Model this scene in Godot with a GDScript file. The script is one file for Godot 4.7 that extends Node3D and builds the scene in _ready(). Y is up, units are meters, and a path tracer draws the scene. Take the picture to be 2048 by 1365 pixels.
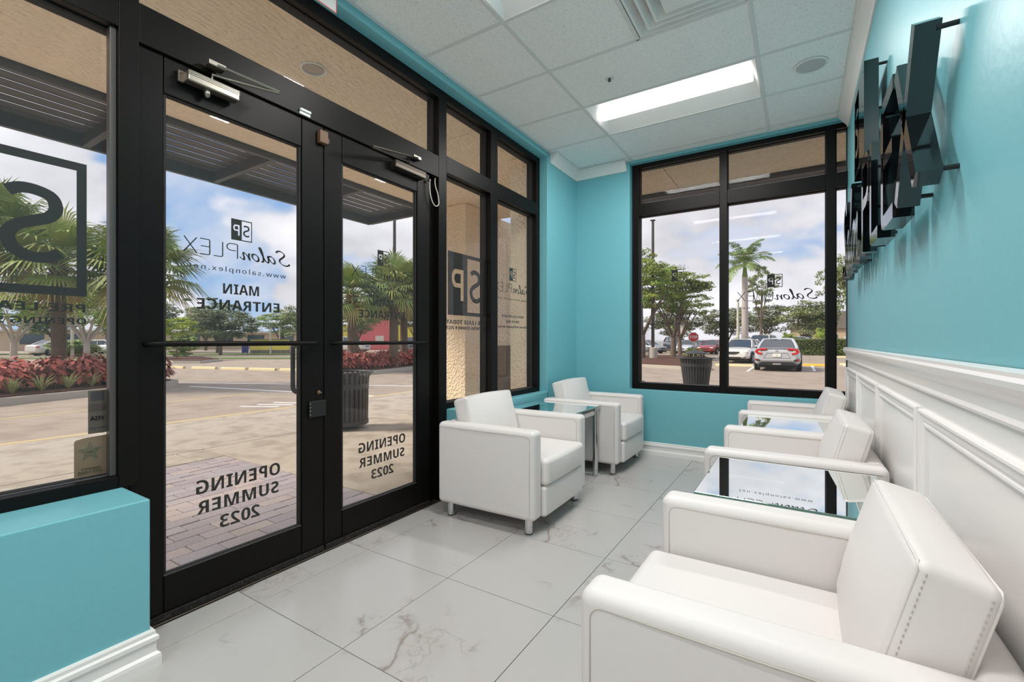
extends Node3D
# A salon waiting lounge with storefront doors, armchairs along both walls and a parking lot outside.
# Metres, y up; the camera stands at x = 0, z = 0.

var M := {}
var names := {}
var rng := RandomNumberGenerator.new()

const CEIL := 3.1
const GLASS := -2.285      # plane of the door panes
const WGLASS := -2.31      # plane of the window panes in the entrance wall
const FARGLASS := -4.93    # plane of the panes in the end wall
const LOT := -0.15         # level of the parking lot


class Sh:
	var v := PackedVector3Array()
	var n := PackedVector3Array()
	var c := PackedColorArray()
	var tint := Color.WHITE
	var colored := false

	func tri(a: Vector3, b: Vector3, d: Vector3, na: Vector3, nb: Vector3, nd: Vector3) -> void:
		if (b - a).cross(d - a).dot(na + nb + nd) > 0.0:
			v.append(a); v.append(d); v.append(b)
			n.append(na); n.append(nd); n.append(nb)
		else:
			v.append(a); v.append(b); v.append(d)
			n.append(na); n.append(nb); n.append(nd)
		if colored:
			c.append(tint); c.append(tint); c.append(tint)

	func quad(a: Vector3, b: Vector3, d: Vector3, e: Vector3, nn: Vector3) -> void:
		tri(a, b, d, nn, nn, nn)
		tri(a, d, e, nn, nn, nn)

	func flat(a: Vector3, b: Vector3, d: Vector3, e: Vector3, away: Vector3) -> void:
		var nn := (b - a).cross(d - a)
		if nn.length_squared() < 1e-14:
			nn = (d - a).cross(e - a)
		nn = nn.normalized()
		if nn.dot((a + b + d + e) * 0.25 - away) < 0.0:
			nn = -nn
		quad(a, b, d, e, nn)

	func quadn(a: Vector3, b: Vector3, d: Vector3, e: Vector3, na: Vector3, nb: Vector3, nd: Vector3, ne: Vector3) -> void:
		tri(a, b, d, na, nb, nd)
		tri(a, d, e, na, nd, ne)

	func box(lo: Vector3, hi: Vector3, xf := Transform3D()) -> void:
		var a := Vector3(minf(lo.x, hi.x), minf(lo.y, hi.y), minf(lo.z, hi.z))
		var b := Vector3(maxf(lo.x, hi.x), maxf(lo.y, hi.y), maxf(lo.z, hi.z))
		var p := []
		for i in 8:
			p.append(xf * Vector3(b.x if i & 1 else a.x, b.y if i & 2 else a.y, b.z if i & 4 else a.z))
		var o := xf.basis.orthonormalized()
		quad(p[0], p[2], p[6], p[4], -o.x); quad(p[1], p[3], p[7], p[5], o.x)
		quad(p[0], p[1], p[5], p[4], -o.y); quad(p[2], p[3], p[7], p[6], o.y)
		quad(p[0], p[1], p[3], p[2], -o.z); quad(p[4], p[5], p[7], p[6], o.z)

	# a box with rounded edges; puff swells its faces like a cushion
	func rbox(lo: Vector3, hi: Vector3, r := 0.004, seg := 1, mid := 1, puff := Vector3.ZERO, xf := Transform3D()) -> void:
		var h := ((hi - lo) * 0.5).abs()
		var o := (hi + lo) * 0.5
		r = minf(r, minf(h.x, minf(h.y, h.z)) * 0.98)
		var cs := [[], [], []]
		for k in 3:
			var inr := h[k] - r
			for i in range(seg, -1, -1):
				cs[k].append(-(inr + r * tan(PI / 4.0 * i / seg)))
			for i in range(1, mid):
				cs[k].append(lerpf(-inr, inr, float(i) / mid))
			for i in range(0, seg + 1):
				cs[k].append(inr + r * tan(PI / 4.0 * i / seg))
		var hb := Vector3(h.x - r, h.y - r, h.z - r)
		for a in 3:
			var u := (a + 1) % 3
			var w := (a + 2) % 3
			for s in [-1.0, 1.0]:
				var nu: int = cs[u].size()
				var nw: int = cs[w].size()
				var pp := PackedVector3Array()
				var nn := PackedVector3Array()
				for i in nu:
					for j in nw:
						var p := Vector3.ZERO
						p[a] = s * h[a]; p[u] = cs[u][i]; p[w] = cs[w][j]
						var inner := p.clamp(-hb, hb)
						var d := (p - inner).normalized()
						var q := inner + d * r
						var q0 := q
						for k in 3:
							if puff[k] != 0.0:
								var k1 := (k + 1) % 3
								var k2 := (k + 2) % 3
								var f1 := 1.0 - pow(q0[k1] / h[k1], 2.0)
								var f2 := 1.0 - pow(q0[k2] / h[k2], 2.0)
								q[k] += q0[k] / h[k] * puff[k] * f1 * f2
								d[k1] += absf(d[k]) * puff[k] * 2.0 * q0[k1] / (h[k1] * h[k1]) * f2
								d[k2] += absf(d[k]) * puff[k] * 2.0 * q0[k2] / (h[k2] * h[k2]) * f1
						pp.append(xf * (q + o))
						nn.append((xf.basis * d).normalized())
				for i in nu - 1:
					for j in nw - 1:
						var e := i * nw + j
						quadn(pp[e], pp[e + 1], pp[e + nw + 1], pp[e + nw], nn[e], nn[e + 1], nn[e + nw + 1], nn[e + nw])

	func tube(path: PackedVector3Array, r0: float, r1 := -1.0, seg := 8, caps := true, squash := 1.0) -> void:
		if r1 < 0.0:
			r1 = r0
		var k := path.size()
		var up := Vector3.UP
		var first := (path[1] - path[0]).normalized()
		if absf(first.dot(up)) > 0.9:
			up = Vector3.RIGHT
		var prev := PackedVector3Array()
		var pn := PackedVector3Array()
		for i in k:
			var t := (path[mini(i + 1, k - 1)] - path[maxi(i - 1, 0)]).normalized()
			var a := t.cross(up).normalized()
			var b := a.cross(t).normalized()
			up = b
			var r := lerpf(r0, r1, float(i) / (k - 1))
			var ring := PackedVector3Array()
			var rn := PackedVector3Array()
			for j in seg:
				var g := TAU * j / seg
				var d := a * cos(g) + b * sin(g) * squash
				ring.append(path[i] + d * r)
				rn.append(d.normalized())
			if i > 0:
				for j in seg:
					var j2 := (j + 1) % seg
					quadn(prev[j], prev[j2], ring[j2], ring[j], pn[j], pn[j2], rn[j2], rn[j])
			if caps and (i == 0 or i == k - 1):
				var cn := -t if i == 0 else t
				for j in seg:
					tri(path[i], ring[j], ring[(j + 1) % seg], cn, cn, cn)
			prev = ring
			pn = rn

	# profile: (radius, height) pairs turned about the y axis
	func lathe(prof: Array, seg: int, at := Vector3.ZERO, sharp := true) -> void:
		for i in prof.size() - 1:
			var a: Vector2 = prof[i]
			var b: Vector2 = prof[i + 1]
			var d := (b - a)
			var out := Vector2(d.y, -d.x).normalized()
			if out.length_squared() < 0.5:
				continue
			for j in seg:
				var g := TAU * j / seg
				var g2 := TAU * (j + 1) / seg
				var e1 := Vector3(cos(g), 0, sin(g))
				var e2 := Vector3(cos(g2), 0, sin(g2))
				var n1 := Vector3(e1.x * out.x, out.y, e1.z * out.x)
				var n2 := Vector3(e2.x * out.x, out.y, e2.z * out.x)
				quadn(at + e1 * a.x + Vector3.UP * a.y, at + e2 * a.x + Vector3.UP * a.y, at + e2 * b.x + Vector3.UP * b.y, at + e1 * b.x + Vector3.UP * b.y, n1, n2, n2, n1)

	func ball(at: Vector3, r: Vector3, seg := 10, rings := 6) -> void:
		for i in rings:
			var a := PI * i / rings - PI / 2
			var b := PI * (i + 1) / rings - PI / 2
			for j in seg:
				var g := TAU * j / seg
				var h := TAU * (j + 1) / seg
				var p := [Vector3(cos(a) * cos(g), sin(a), cos(a) * sin(g)), Vector3(cos(a) * cos(h), sin(a), cos(a) * sin(h)), Vector3(cos(b) * cos(h), sin(b), cos(b) * sin(h)), Vector3(cos(b) * cos(g), sin(b), cos(b) * sin(g))]
				quadn(at + p[0] * r, at + p[1] * r, at + p[2] * r, at + p[3] * r, p[0], p[1], p[2], p[3])

	# an open moulding profile (out, up) carried from a to b
	func moulding(prof: Array, a: Vector3, b: Vector3, out: Vector3, up: Vector3, trim_a := 0.0, trim_b := 0.0) -> void:
		var t := (b - a).normalized()
		for i in prof.size() - 1:
			var p: Vector2 = prof[i]
			var q: Vector2 = prof[i + 1]
			var e := (q - p)
			var nn := (out * e.y - up * e.x).normalized()
			var mid := (p + q) * 0.5
			# the solid lies towards (0, mid.y): normals point away from the wall
			if nn.dot(out) < -1e-4:
				nn = -nn
			elif absf(nn.dot(out)) <= 1e-4 and nn.dot(up) * (mid.y - 0.5 * (prof[0].y + prof[-1].y)) < 0.0:
				nn = -nn
			var a1 := a + out * p.x + up * p.y + t * p.x * trim_a
			var a2 := a + out * q.x + up * q.y + t * q.x * trim_a
			var b1 := b + out * p.x + up * p.y - t * p.x * trim_b
			var b2 := b + out * q.x + up * q.y - t * q.x * trim_b
			quad(a1, b1, b2, a2, nn)
		if trim_a == 0.0:
			cap(prof, a, out, up, -t)
		if trim_b == 0.0:
			cap(prof, b, out, up, t)

	func cap(prof: Array, at: Vector3, out: Vector3, up: Vector3, nn: Vector3) -> void:
		var poly := PackedVector2Array()
		for p in prof:
			poly.append(p)
		if absf(prof[0].x) > 1e-5:
			poly.insert(0, Vector2(0, prof[0].y))
		if absf(prof[-1].x) > 1e-5:
			poly.append(Vector2(0, prof[-1].y))
		var idx := Geometry2D.triangulate_polygon(poly)
		for i in range(0, idx.size(), 3):
			var p := poly[idx[i]]
			var q := poly[idx[i + 1]]
			var s := poly[idx[i + 2]]
			tri(at + out * p.x + up * p.y, at + out * q.x + up * q.y, at + out * s.x + up * s.y, nn, nn, nn)

	# a mitred picture-frame moulding: profile of (inset from the outer edge, height above the face)
	func loop(prof: Array, xf: Transform3D, half: Vector2) -> void:
		var cor := [Vector2(-1, -1), Vector2(1, -1), Vector2(1, 1), Vector2(-1, 1)]
		for k in 4:
			var a: Vector2 = cor[k]
			var b: Vector2 = cor[(k + 1) % 4]
			var inward := -(a + b) * 0.5
			for i in prof.size() - 1:
				var p: Vector2 = prof[i]
				var q: Vector2 = prof[i + 1]
				var pts := []
				for e in [[a, p], [b, p], [b, q], [a, q]]:
					var cn: Vector2 = e[0]
					var pr: Vector2 = e[1]
					pts.append(Vector3(cn.x * (half.x - pr.x), cn.y * (half.y - pr.x), pr.y))
				var d := q - p
				var nn := Vector3(inward.x * -d.y, inward.y * -d.y, d.x).normalized()
				if nn.z < 0.0:
					nn = -nn
				quad(xf * pts[0], xf * pts[1], xf * pts[2], xf * pts[3], (xf.basis * nn).normalized())

	func prism(poly: PackedVector2Array, xf: Transform3D, z0: float, z1: float) -> void:
		var idx := Geometry2D.triangulate_polygon(poly)
		var zn := xf.basis.z.normalized()
		for i in range(0, idx.size(), 3):
			var p := poly[idx[i]]
			var q := poly[idx[i + 1]]
			var s := poly[idx[i + 2]]
			tri(xf * Vector3(p.x, p.y, z1), xf * Vector3(q.x, q.y, z1), xf * Vector3(s.x, s.y, z1), zn, zn, zn)
			tri(xf * Vector3(p.x, p.y, z0), xf * Vector3(q.x, q.y, z0), xf * Vector3(s.x, s.y, z0), -zn, -zn, -zn)
		var ccw := not Geometry2D.is_polygon_clockwise(poly)
		for i in poly.size():
			var p := poly[i]
			var q := poly[(i + 1) % poly.size()]
			var e := q - p
			var nn := Vector3(e.y, -e.x, 0) * (1.0 if ccw else -1.0)
			quad(xf * Vector3(p.x, p.y, z0), xf * Vector3(q.x, q.y, z0), xf * Vector3(q.x, q.y, z1), xf * Vector3(p.x, p.y, z1), (xf.basis * nn).normalized())

	# a pen stroke of width w (nib.x across, nib.y its share along the slanted pen) between z0 and z1
	func stroke(pts: PackedVector2Array, w: float, xf: Transform3D, z0: float, z1: float, nib := Vector2.ZERO) -> void:
		var k := pts.size()
		var left := PackedVector2Array()
		var right := PackedVector2Array()
		for i in k:
			var d0 := (pts[i] - pts[maxi(i - 1, 0)]).normalized()
			var d1 := (pts[mini(i + 1, k - 1)] - pts[i]).normalized()
			if i == 0: d0 = d1
			if i == k - 1: d1 = d0
			var t := (d0 + d1)
			t = d1 if t.length() < 0.01 else t.normalized()
			var m := Vector2(-t.y, t.x)
			var ww := w * 0.5 / maxf(0.45, m.dot(Vector2(-d1.y, d1.x)))
			if nib != Vector2.ZERO:
				ww = w * 0.5 * lerpf(0.32, 1.0, absf(t.dot(Vector2(-nib.y, nib.x))))
			left.append(pts[i] + m * ww)
			right.append(pts[i] - m * ww)
		var zn := xf.basis.z.normalized()
		for i in k - 1:
			var a := left[i]; var b := left[i + 1]; var d := right[i + 1]; var e := right[i]
			quad(xf * Vector3(a.x, a.y, z1), xf * Vector3(b.x, b.y, z1), xf * Vector3(d.x, d.y, z1), xf * Vector3(e.x, e.y, z1), zn)
			quad(xf * Vector3(a.x, a.y, z0), xf * Vector3(b.x, b.y, z0), xf * Vector3(d.x, d.y, z0), xf * Vector3(e.x, e.y, z0), -zn)
			var t := (pts[i + 1] - pts[i])
			var m := (xf.basis * Vector3(-t.y, t.x, 0)).normalized()
			quad(xf * Vector3(a.x, a.y, z0), xf * Vector3(b.x, b.y, z0), xf * Vector3(b.x, b.y, z1), xf * Vector3(a.x, a.y, z1), m)
			quad(xf * Vector3(e.x, e.y, z0), xf * Vector3(d.x, d.y, z0), xf * Vector3(d.x, d.y, z1), xf * Vector3(e.x, e.y, z1), -m)
		for i in [0, k - 1]:
			var t := (pts[1] - pts[0]) if i == 0 else (pts[k - 2] - pts[k - 1])
			var nn := (xf.basis * Vector3(-t.x, -t.y, 0)).normalized()
			var a := left[i]; var e := right[i]
			quad(xf * Vector3(a.x, a.y, z0), xf * Vector3(e.x, e.y, z0), xf * Vector3(e.x, e.y, z1), xf * Vector3(a.x, a.y, z1), nn)

	func mesh() -> ArrayMesh:
		var arr := []
		arr.resize(Mesh.ARRAY_MAX)
		arr[Mesh.ARRAY_VERTEX] = v
		arr[Mesh.ARRAY_NORMAL] = n
		if colored:
			arr[Mesh.ARRAY_COLOR] = c
		var m := ArrayMesh.new()
		m.add_surface_from_arrays(Mesh.PRIMITIVE_TRIANGLES, arr)
		return m


func V(x: float, y: float, z: float) -> Vector3:
	return Vector3(x, y, z)


func numbered(called: String) -> String:
	var k: int = names.get(called, 0)
	names[called] = k + 1
	return called if k == 0 else "%s_%03d" % [called, k]


func thing(called: String, label: String, category: String, at := Vector3.ZERO, turn := 0.0, group := "") -> Node3D:
	var o := Node3D.new()
	o.name = numbered(called)
	add_child(o)
	o.position = at
	o.rotation.y = turn
	return tag(o, label, category, group)


func tag(o: Node3D, label: String, category: String, group := "") -> Node3D:
	o.set_meta("label", label)
	o.set_meta("category", category)
	if group:
		o.set_meta("group", group)
	return o


func part(called: String, what, mat: Material, parent: Node, label := "") -> MeshInstance3D:
	var o := MeshInstance3D.new()
	o.name = called
	o.mesh = what.mesh() if what is Sh else what
	o.material_override = mat
	parent.add_child(o, true)
	if label:
		o.set_meta("label", label)
	return o


func struct(called: String, label: String, category := "") -> Node3D:
	var o := Node3D.new()
	o.name = called
	add_child(o)
	o.set_meta("kind", "structure")
	o.set_meta("label", label)
	o.set_meta("category", category if category else called.split("_")[0])
	return o


func copy_of(root: Node3D, at: Vector3, turn: float, label: String) -> Node3D:
	var r: Node3D = root.duplicate()
	r.name = numbered(String(root.name).split("_0")[0])
	add_child(r)
	r.position = at
	r.rotation.y = turn
	r.set_meta("label", label)
	return r


func mat(key: String, col: Color, rough := 0.6, metal := 0.0, spec := 0.5) -> StandardMaterial3D:
	var m := StandardMaterial3D.new()
	m.resource_name = key
	m.albedo_color = col
	m.roughness = rough
	m.metallic = metal
	m.metallic_specular = spec
	M[key] = m
	return m


func rgb(r: float, g: float, b: float) -> Color:
	return Color(r / 255.0, g / 255.0, b / 255.0)


func noise_tex(sz: int, freq: float, seed_: int, ramp: Array, normal := 0.0, kind := FastNoiseLite.TYPE_SIMPLEX_SMOOTH, oct := 4) -> NoiseTexture2D:
	var f := FastNoiseLite.new()
	f.noise_type = kind
	f.frequency = freq
	f.seed = seed_
	f.fractal_octaves = oct
	var t := NoiseTexture2D.new()
	t.width = sz
	t.height = sz
	t.seamless = true
	t.noise = f
	if normal > 0.0:
		t.as_normal_map = true
		t.bump_strength = normal
	elif ramp.size():
		var g := Gradient.new()
		var offs := PackedFloat32Array()
		var cols := PackedColorArray()
		for e in ramp:
			offs.append(e[0])
			cols.append(e[1])
		g.offsets = offs
		g.colors = cols
		t.color_ramp = g
	return t


func tri_uv(m: StandardMaterial3D, sc: float, world := true) -> void:
	m.uv1_triplanar = true
	m.uv1_world_triplanar = world
	m.uv1_scale = Vector3(sc, sc, sc)


func bump(m: StandardMaterial3D, tex: Texture2D, strength := 1.0) -> void:
	m.normal_enabled = true
	m.normal_texture = tex
	m.normal_scale = strength


func _ready() -> void:
	rng.seed = 7
	set_camera_and_light()
	make_materials()
	build_room()
	build_ceiling()
	build_storefront()
	build_end_window()
	build_right_wall()
	build_furniture()
	build_hardware()
	build_sign()
	build_outside()


func set_camera_and_light() -> void:
	var cam := Camera3D.new()
	cam.name = "camera"
	cam.fov = 73.52
	cam.near = 0.05
	cam.far = 600.0
	cam.position = Vector3(0, 1.18, 0)
	cam.rotation.y = atan2(576.0, 914.0)
	cam.current = true
	add_child(cam)

	var e := Environment.new()
	e.background_mode = Environment.BG_SKY
	e.tonemap_mode = Environment.TONE_MAPPER_LINEAR
	e.tonemap_exposure = 1.0
	e.sdfgi_enabled = true
	e.ssao_enabled = true
	e.ssil_enabled = true
	var sky := Sky.new()
	var pano := PanoramaSkyMaterial.new()
	pano.panorama = ImageTexture.create_from_image(sky_image())
	pano.energy_multiplier = 1.06
	sky.sky_material = pano
	e.sky = sky
	var we := WorldEnvironment.new()
	we.name = "environment"
	we.environment = e
	add_child(we)

	# a high sun behind thin cloud: soft-edged shadows
	var sun := DirectionalLight3D.new()
	sun.name = "sun"
	sun.light_color = Color(1.0, 0.95, 0.87)
	sun.light_energy = 1.45
	sun.light_angular_distance = 14.0
	sun.shadow_enabled = true
	sun.look_at_from_position(Vector3(-12.0, 13.0, 9.0), Vector3.ZERO, Vector3.UP)
	add_child(sun)


func sky_image() -> Image:
	var w := 1536
	var h := 768
	var f := FastNoiseLite.new()
	f.noise_type = FastNoiseLite.TYPE_SIMPLEX_SMOOTH
	f.seed = 21
	f.frequency = 1.0
	f.fractal_octaves = 6
	f.fractal_gain = 0.52
	var g := FastNoiseLite.new()
	g.noise_type = FastNoiseLite.TYPE_SIMPLEX_SMOOTH
	g.seed = 5
	g.frequency = 1.0
	g.fractal_octaves = 3
	var im := Image.create(w, h, false, Image.FORMAT_RGBF)
	im.fill(Color(0.42, 0.42, 0.40))
	for j in range(0, h / 2 + 4):
		var el := PI * (0.5 - (j + 0.5) / h)
		var ce := cos(el)
		var y := sin(el)
		for i in w:
			var az := TAU * (i + 0.5) / w
			var d := Vector3(sin(az) * ce, y, -cos(az) * ce)
			# billowing cumulus low down, thin sheets of cloud higher up
			var p := Vector3(d.x * 3.0, d.y * 5.2, d.z * 3.0)
			var cum := f.get_noise_3dv(p) * 1.25 + g.get_noise_3dv(d * 1.7) * 0.55
			var q := d / (maxf(d.y, 0.0) + 0.22)
			var thin := f.get_noise_3d(q.x * 0.9 + 40.0, q.z * 2.2, 3.0)
			var cover := smoothstep(-0.34, -0.06, cum)
			var veil := smoothstep(-0.35, 0.45, thin) * 0.75
			var blue := Color(0.17, 0.36, 0.70).lerp(Color(0.42, 0.58, 0.80), pow(1.0 - clampf(y, 0.0, 1.0), 5.0))
			var shade := f.get_noise_3dv(p + Vector3(0.0, 0.55, 0.0)) * 0.5 + cum * 0.25
			var lit := clampf(0.76 + 0.42 * (cum - shade * 1.6), 0.52, 1.1)
			var white := Color(lit * 0.985, lit * 0.975, lit * 1.04)
			var c := blue.lerp(Color(0.74, 0.75, 0.82), veil)
			c = c.lerp(white, cover)
			im.set_pixel(i, j, c)
	return im


func make_materials() -> void:
	var orange := noise_tex(512, 0.035, 3, [], 1.2)
	var t := mat("teal_paint", rgb(116, 184, 194), 0.42, 0.0, 0.45)
	tri_uv(t, 1.6); bump(t, orange, 0.25)
	var w := mat("white_paint", rgb(236, 234, 231), 0.28)
	tri_uv(w, 1.4); bump(w, orange, 0.06)
	mat("ceiling_white", rgb(232, 232, 230), 0.7)
	mat("grid_white", rgb(222, 222, 220), 0.5)
	var tl := mat("acoustic_tile", Color.WHITE, 0.9)
	tl.albedo_texture = ImageTexture.create_from_image(pinhole_image())
	tri_uv(tl, 1.6, true)
	bump(tl, noise_tex(512, 0.12, 9, [], 3.0), 0.5)
	var k := mat("bronze_metal", rgb(13, 11, 10), 0.42, 0.0, 0.3)
	tri_uv(k, 2.0); bump(k, noise_tex(256, 0.06, 4, [], 1.0), 0.06)
	mat("stop_metal", rgb(92, 88, 86), 0.4, 0.5)
	mat("gasket", rgb(18, 17, 17), 0.7)
	mat("bead", rgb(150, 148, 152), 0.35, 0.7)
	var g2 := mat("end_glass", Color(1, 1, 1, 0.02), 0.0, 0.0, 0.17)
	g2.transparency = BaseMaterial3D.TRANSPARENCY_ALPHA
	var gl := mat("pane_glass", Color(1, 1, 1, 0.02), 0.0, 0.0, 0.4)
	gl.transparency = BaseMaterial3D.TRANSPARENCY_ALPHA
	mat("vinyl", rgb(20, 16, 13), 0.6, 0.0, 0.3)
	mat("frosted_vinyl", rgb(225, 222, 218), 0.6)
	var lea := mat("white_leather", rgb(227, 222, 219), 0.42, 0.0, 0.4)
	tri_uv(lea, 5.0, false); bump(lea, noise_tex(512, 0.05, 12, [], 2.0), 0.12)
	mat("leather_seam", rgb(196, 190, 180), 0.7)
	mat("chrome", rgb(215, 216, 218), 0.09, 1.0)
	mat("dark_rubber", rgb(24, 24, 25), 0.8)
	var wr := mat("worn_rubber", Color.WHITE, 0.85)
	wr.albedo_texture = noise_tex(512, 0.045, 91, [[0.0, Color(0.06, 0.055, 0.05)], [0.62, Color(0.07, 0.065, 0.06)], [0.70, Color(0.36, 0.32, 0.26)], [0.76, Color(0.08, 0.07, 0.06)], [1.0, Color(0.05, 0.05, 0.05)]])
	tri_uv(wr, 2.2)
	mat("tabletop_glass", rgb(242, 249, 246), 0.015, 1.0)
	mat("glass_edge", rgb(120, 160, 148), 0.1, 0.3)
	mat("gloss_black", rgb(8, 9, 11), 0.06, 0.0, 0.7)
	mat("matt_black", rgb(16, 17, 19), 0.5)
	mat("steel", rgb(150, 145, 135), 0.32, 0.9)
	mat("dark_steel", rgb(92, 84, 76), 0.38, 0.8)
	mat("plastic_white", rgb(226, 230, 228), 0.4)
	mat("grey_plastic", rgb(190, 190, 188), 0.5)
	mat("brown_plastic", rgb(110, 80, 58), 0.5)
	mat("wire_cream", rgb(190, 184, 172), 0.5)
	mat("grout", rgb(128, 122, 116), 0.9)
	var im := marble_image()
	var tex := ImageTexture.create_from_image(im)
	for i in 6:
		var m := mat("marble_%d" % i, Color.WHITE, 0.24, 0.0, 0.45)
		m.albedo_texture = tex
		tri_uv(m, 0.62, false)
		m.uv1_offset = Vector3(0.37 * i + 0.1, 0.0, 0.53 * i + 0.2)
	var lens := mat("lamp_lens", Color(1, 1, 1), 0.5)
	lens.emission_enabled = true
	lens.emission = Color(1.0, 0.99, 0.98)
	lens.emission_energy_multiplier = 1.6


func pinhole_image() -> Image:
	var sz := 1024
	var im := Image.create(sz, sz, false, Image.FORMAT_RGB8)
	im.fill(Color(0.965, 0.965, 0.96))
	var r := RandomNumberGenerator.new()
	r.seed = 31
	for i in 5200:
		var x := r.randi_range(0, sz - 1)
		var y := r.randi_range(0, sz - 1)
		var g := r.randf_range(0.56, 0.80)
		var wd := r.randi_range(1, 4)
		var ht := r.randi_range(1, 5)
		for a in wd:
			for b in ht:
				im.set_pixel((x + a) % sz, (y + b) % sz, Color(g, g, g * 0.985))
	return im


func marble_image() -> Image:
	var sz := 1024
	var f := FastNoiseLite.new()
	f.noise_type = FastNoiseLite.TYPE_SIMPLEX_SMOOTH
	f.seed = 77
	f.frequency = 0.0022
	f.fractal_octaves = 5
	f.fractal_gain = 0.55
	var g := FastNoiseLite.new()
	g.noise_type = FastNoiseLite.TYPE_SIMPLEX_SMOOTH
	g.seed = 13
	g.frequency = 0.0021
	g.fractal_octaves = 2
	var im := Image.create(sz, sz, false, Image.FORMAT_RGB8)
	for j in sz:
		for i in sz:
			# the pattern wraps by sampling round a torus in noise space
			var a := TAU * i / sz
			var b := TAU * j / sz
			var p := Vector3(cos(a) * 163.0 + cos(b) * 50.0, sin(a) * 163.0 + sin(b) * 90.0, cos(b) * 163.0 + sin(b) * 60.0) * 1.5
			var n := f.get_noise_3dv(p)
			var msk := smoothstep(0.10, 0.52, g.get_noise_3dv(p + Vector3(900, 0, 0)))
			var vein := pow(clampf(1.0 - absf(n) * 9.0, 0.0, 1.0), 2.2) * msk
			var halo := pow(clampf(1.0 - absf(n) * 2.6, 0.0, 1.0), 2.0) * msk
			var fine := pow(clampf(1.0 - absf(f.get_noise_3dv(p * 1.9 + Vector3(0, 700, 0))) * 12.0, 0.0, 1.0), 2.0) * msk * 0.5
			var base := Color(0.735, 0.722, 0.712)
			base = base.lerp(Color(0.70, 0.675, 0.655), halo * 0.55)
			base = base.lerp(Color(0.46, 0.41, 0.37), clampf(vein * 0.62 + fine * 0.4, 0.0, 0.7))
			im.set_pixel(i, j, base)
	return im


const BASE_PROF := [Vector2(0.0, 0.13), Vector2(0.008, 0.13), Vector2(0.012, 0.124), Vector2(0.012, 0.112), Vector2(0.02, 0.106), Vector2(0.02, 0.092), Vector2(0.014, 0.086), Vector2(0.014, 0.05), Vector2(0.024, 0.042), Vector2(0.026, 0.03), Vector2(0.026, 0.0)]
const CROWN_PROF := [Vector2(0.0, -0.1), Vector2(0.01, -0.1), Vector2(0.014, -0.092), Vector2(0.014, -0.084), Vector2(0.022, -0.074), Vector2(0.036, -0.058), Vector2(0.054, -0.034), Vector2(0.060, -0.022), Vector2(0.066, -0.018), Vector2(0.070, -0.010), Vector2(0.078, -0.006), Vector2(0.078, 0.0)]
const RAIL_PROF := [Vector2(0.0, 0.0), Vector2(0.012, 0.0), Vector2(0.016, 0.008), Vector2(0.012, 0.018), Vector2(0.013, 0.045), Vector2(0.018, 0.052), Vector2(0.024, 0.066), Vector2(0.034, 0.078), Vector2(0.036, 0.090), Vector2(0.030, 0.098), Vector2(0.030, 0.106), Vector2(0.0, 0.110)]


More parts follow.
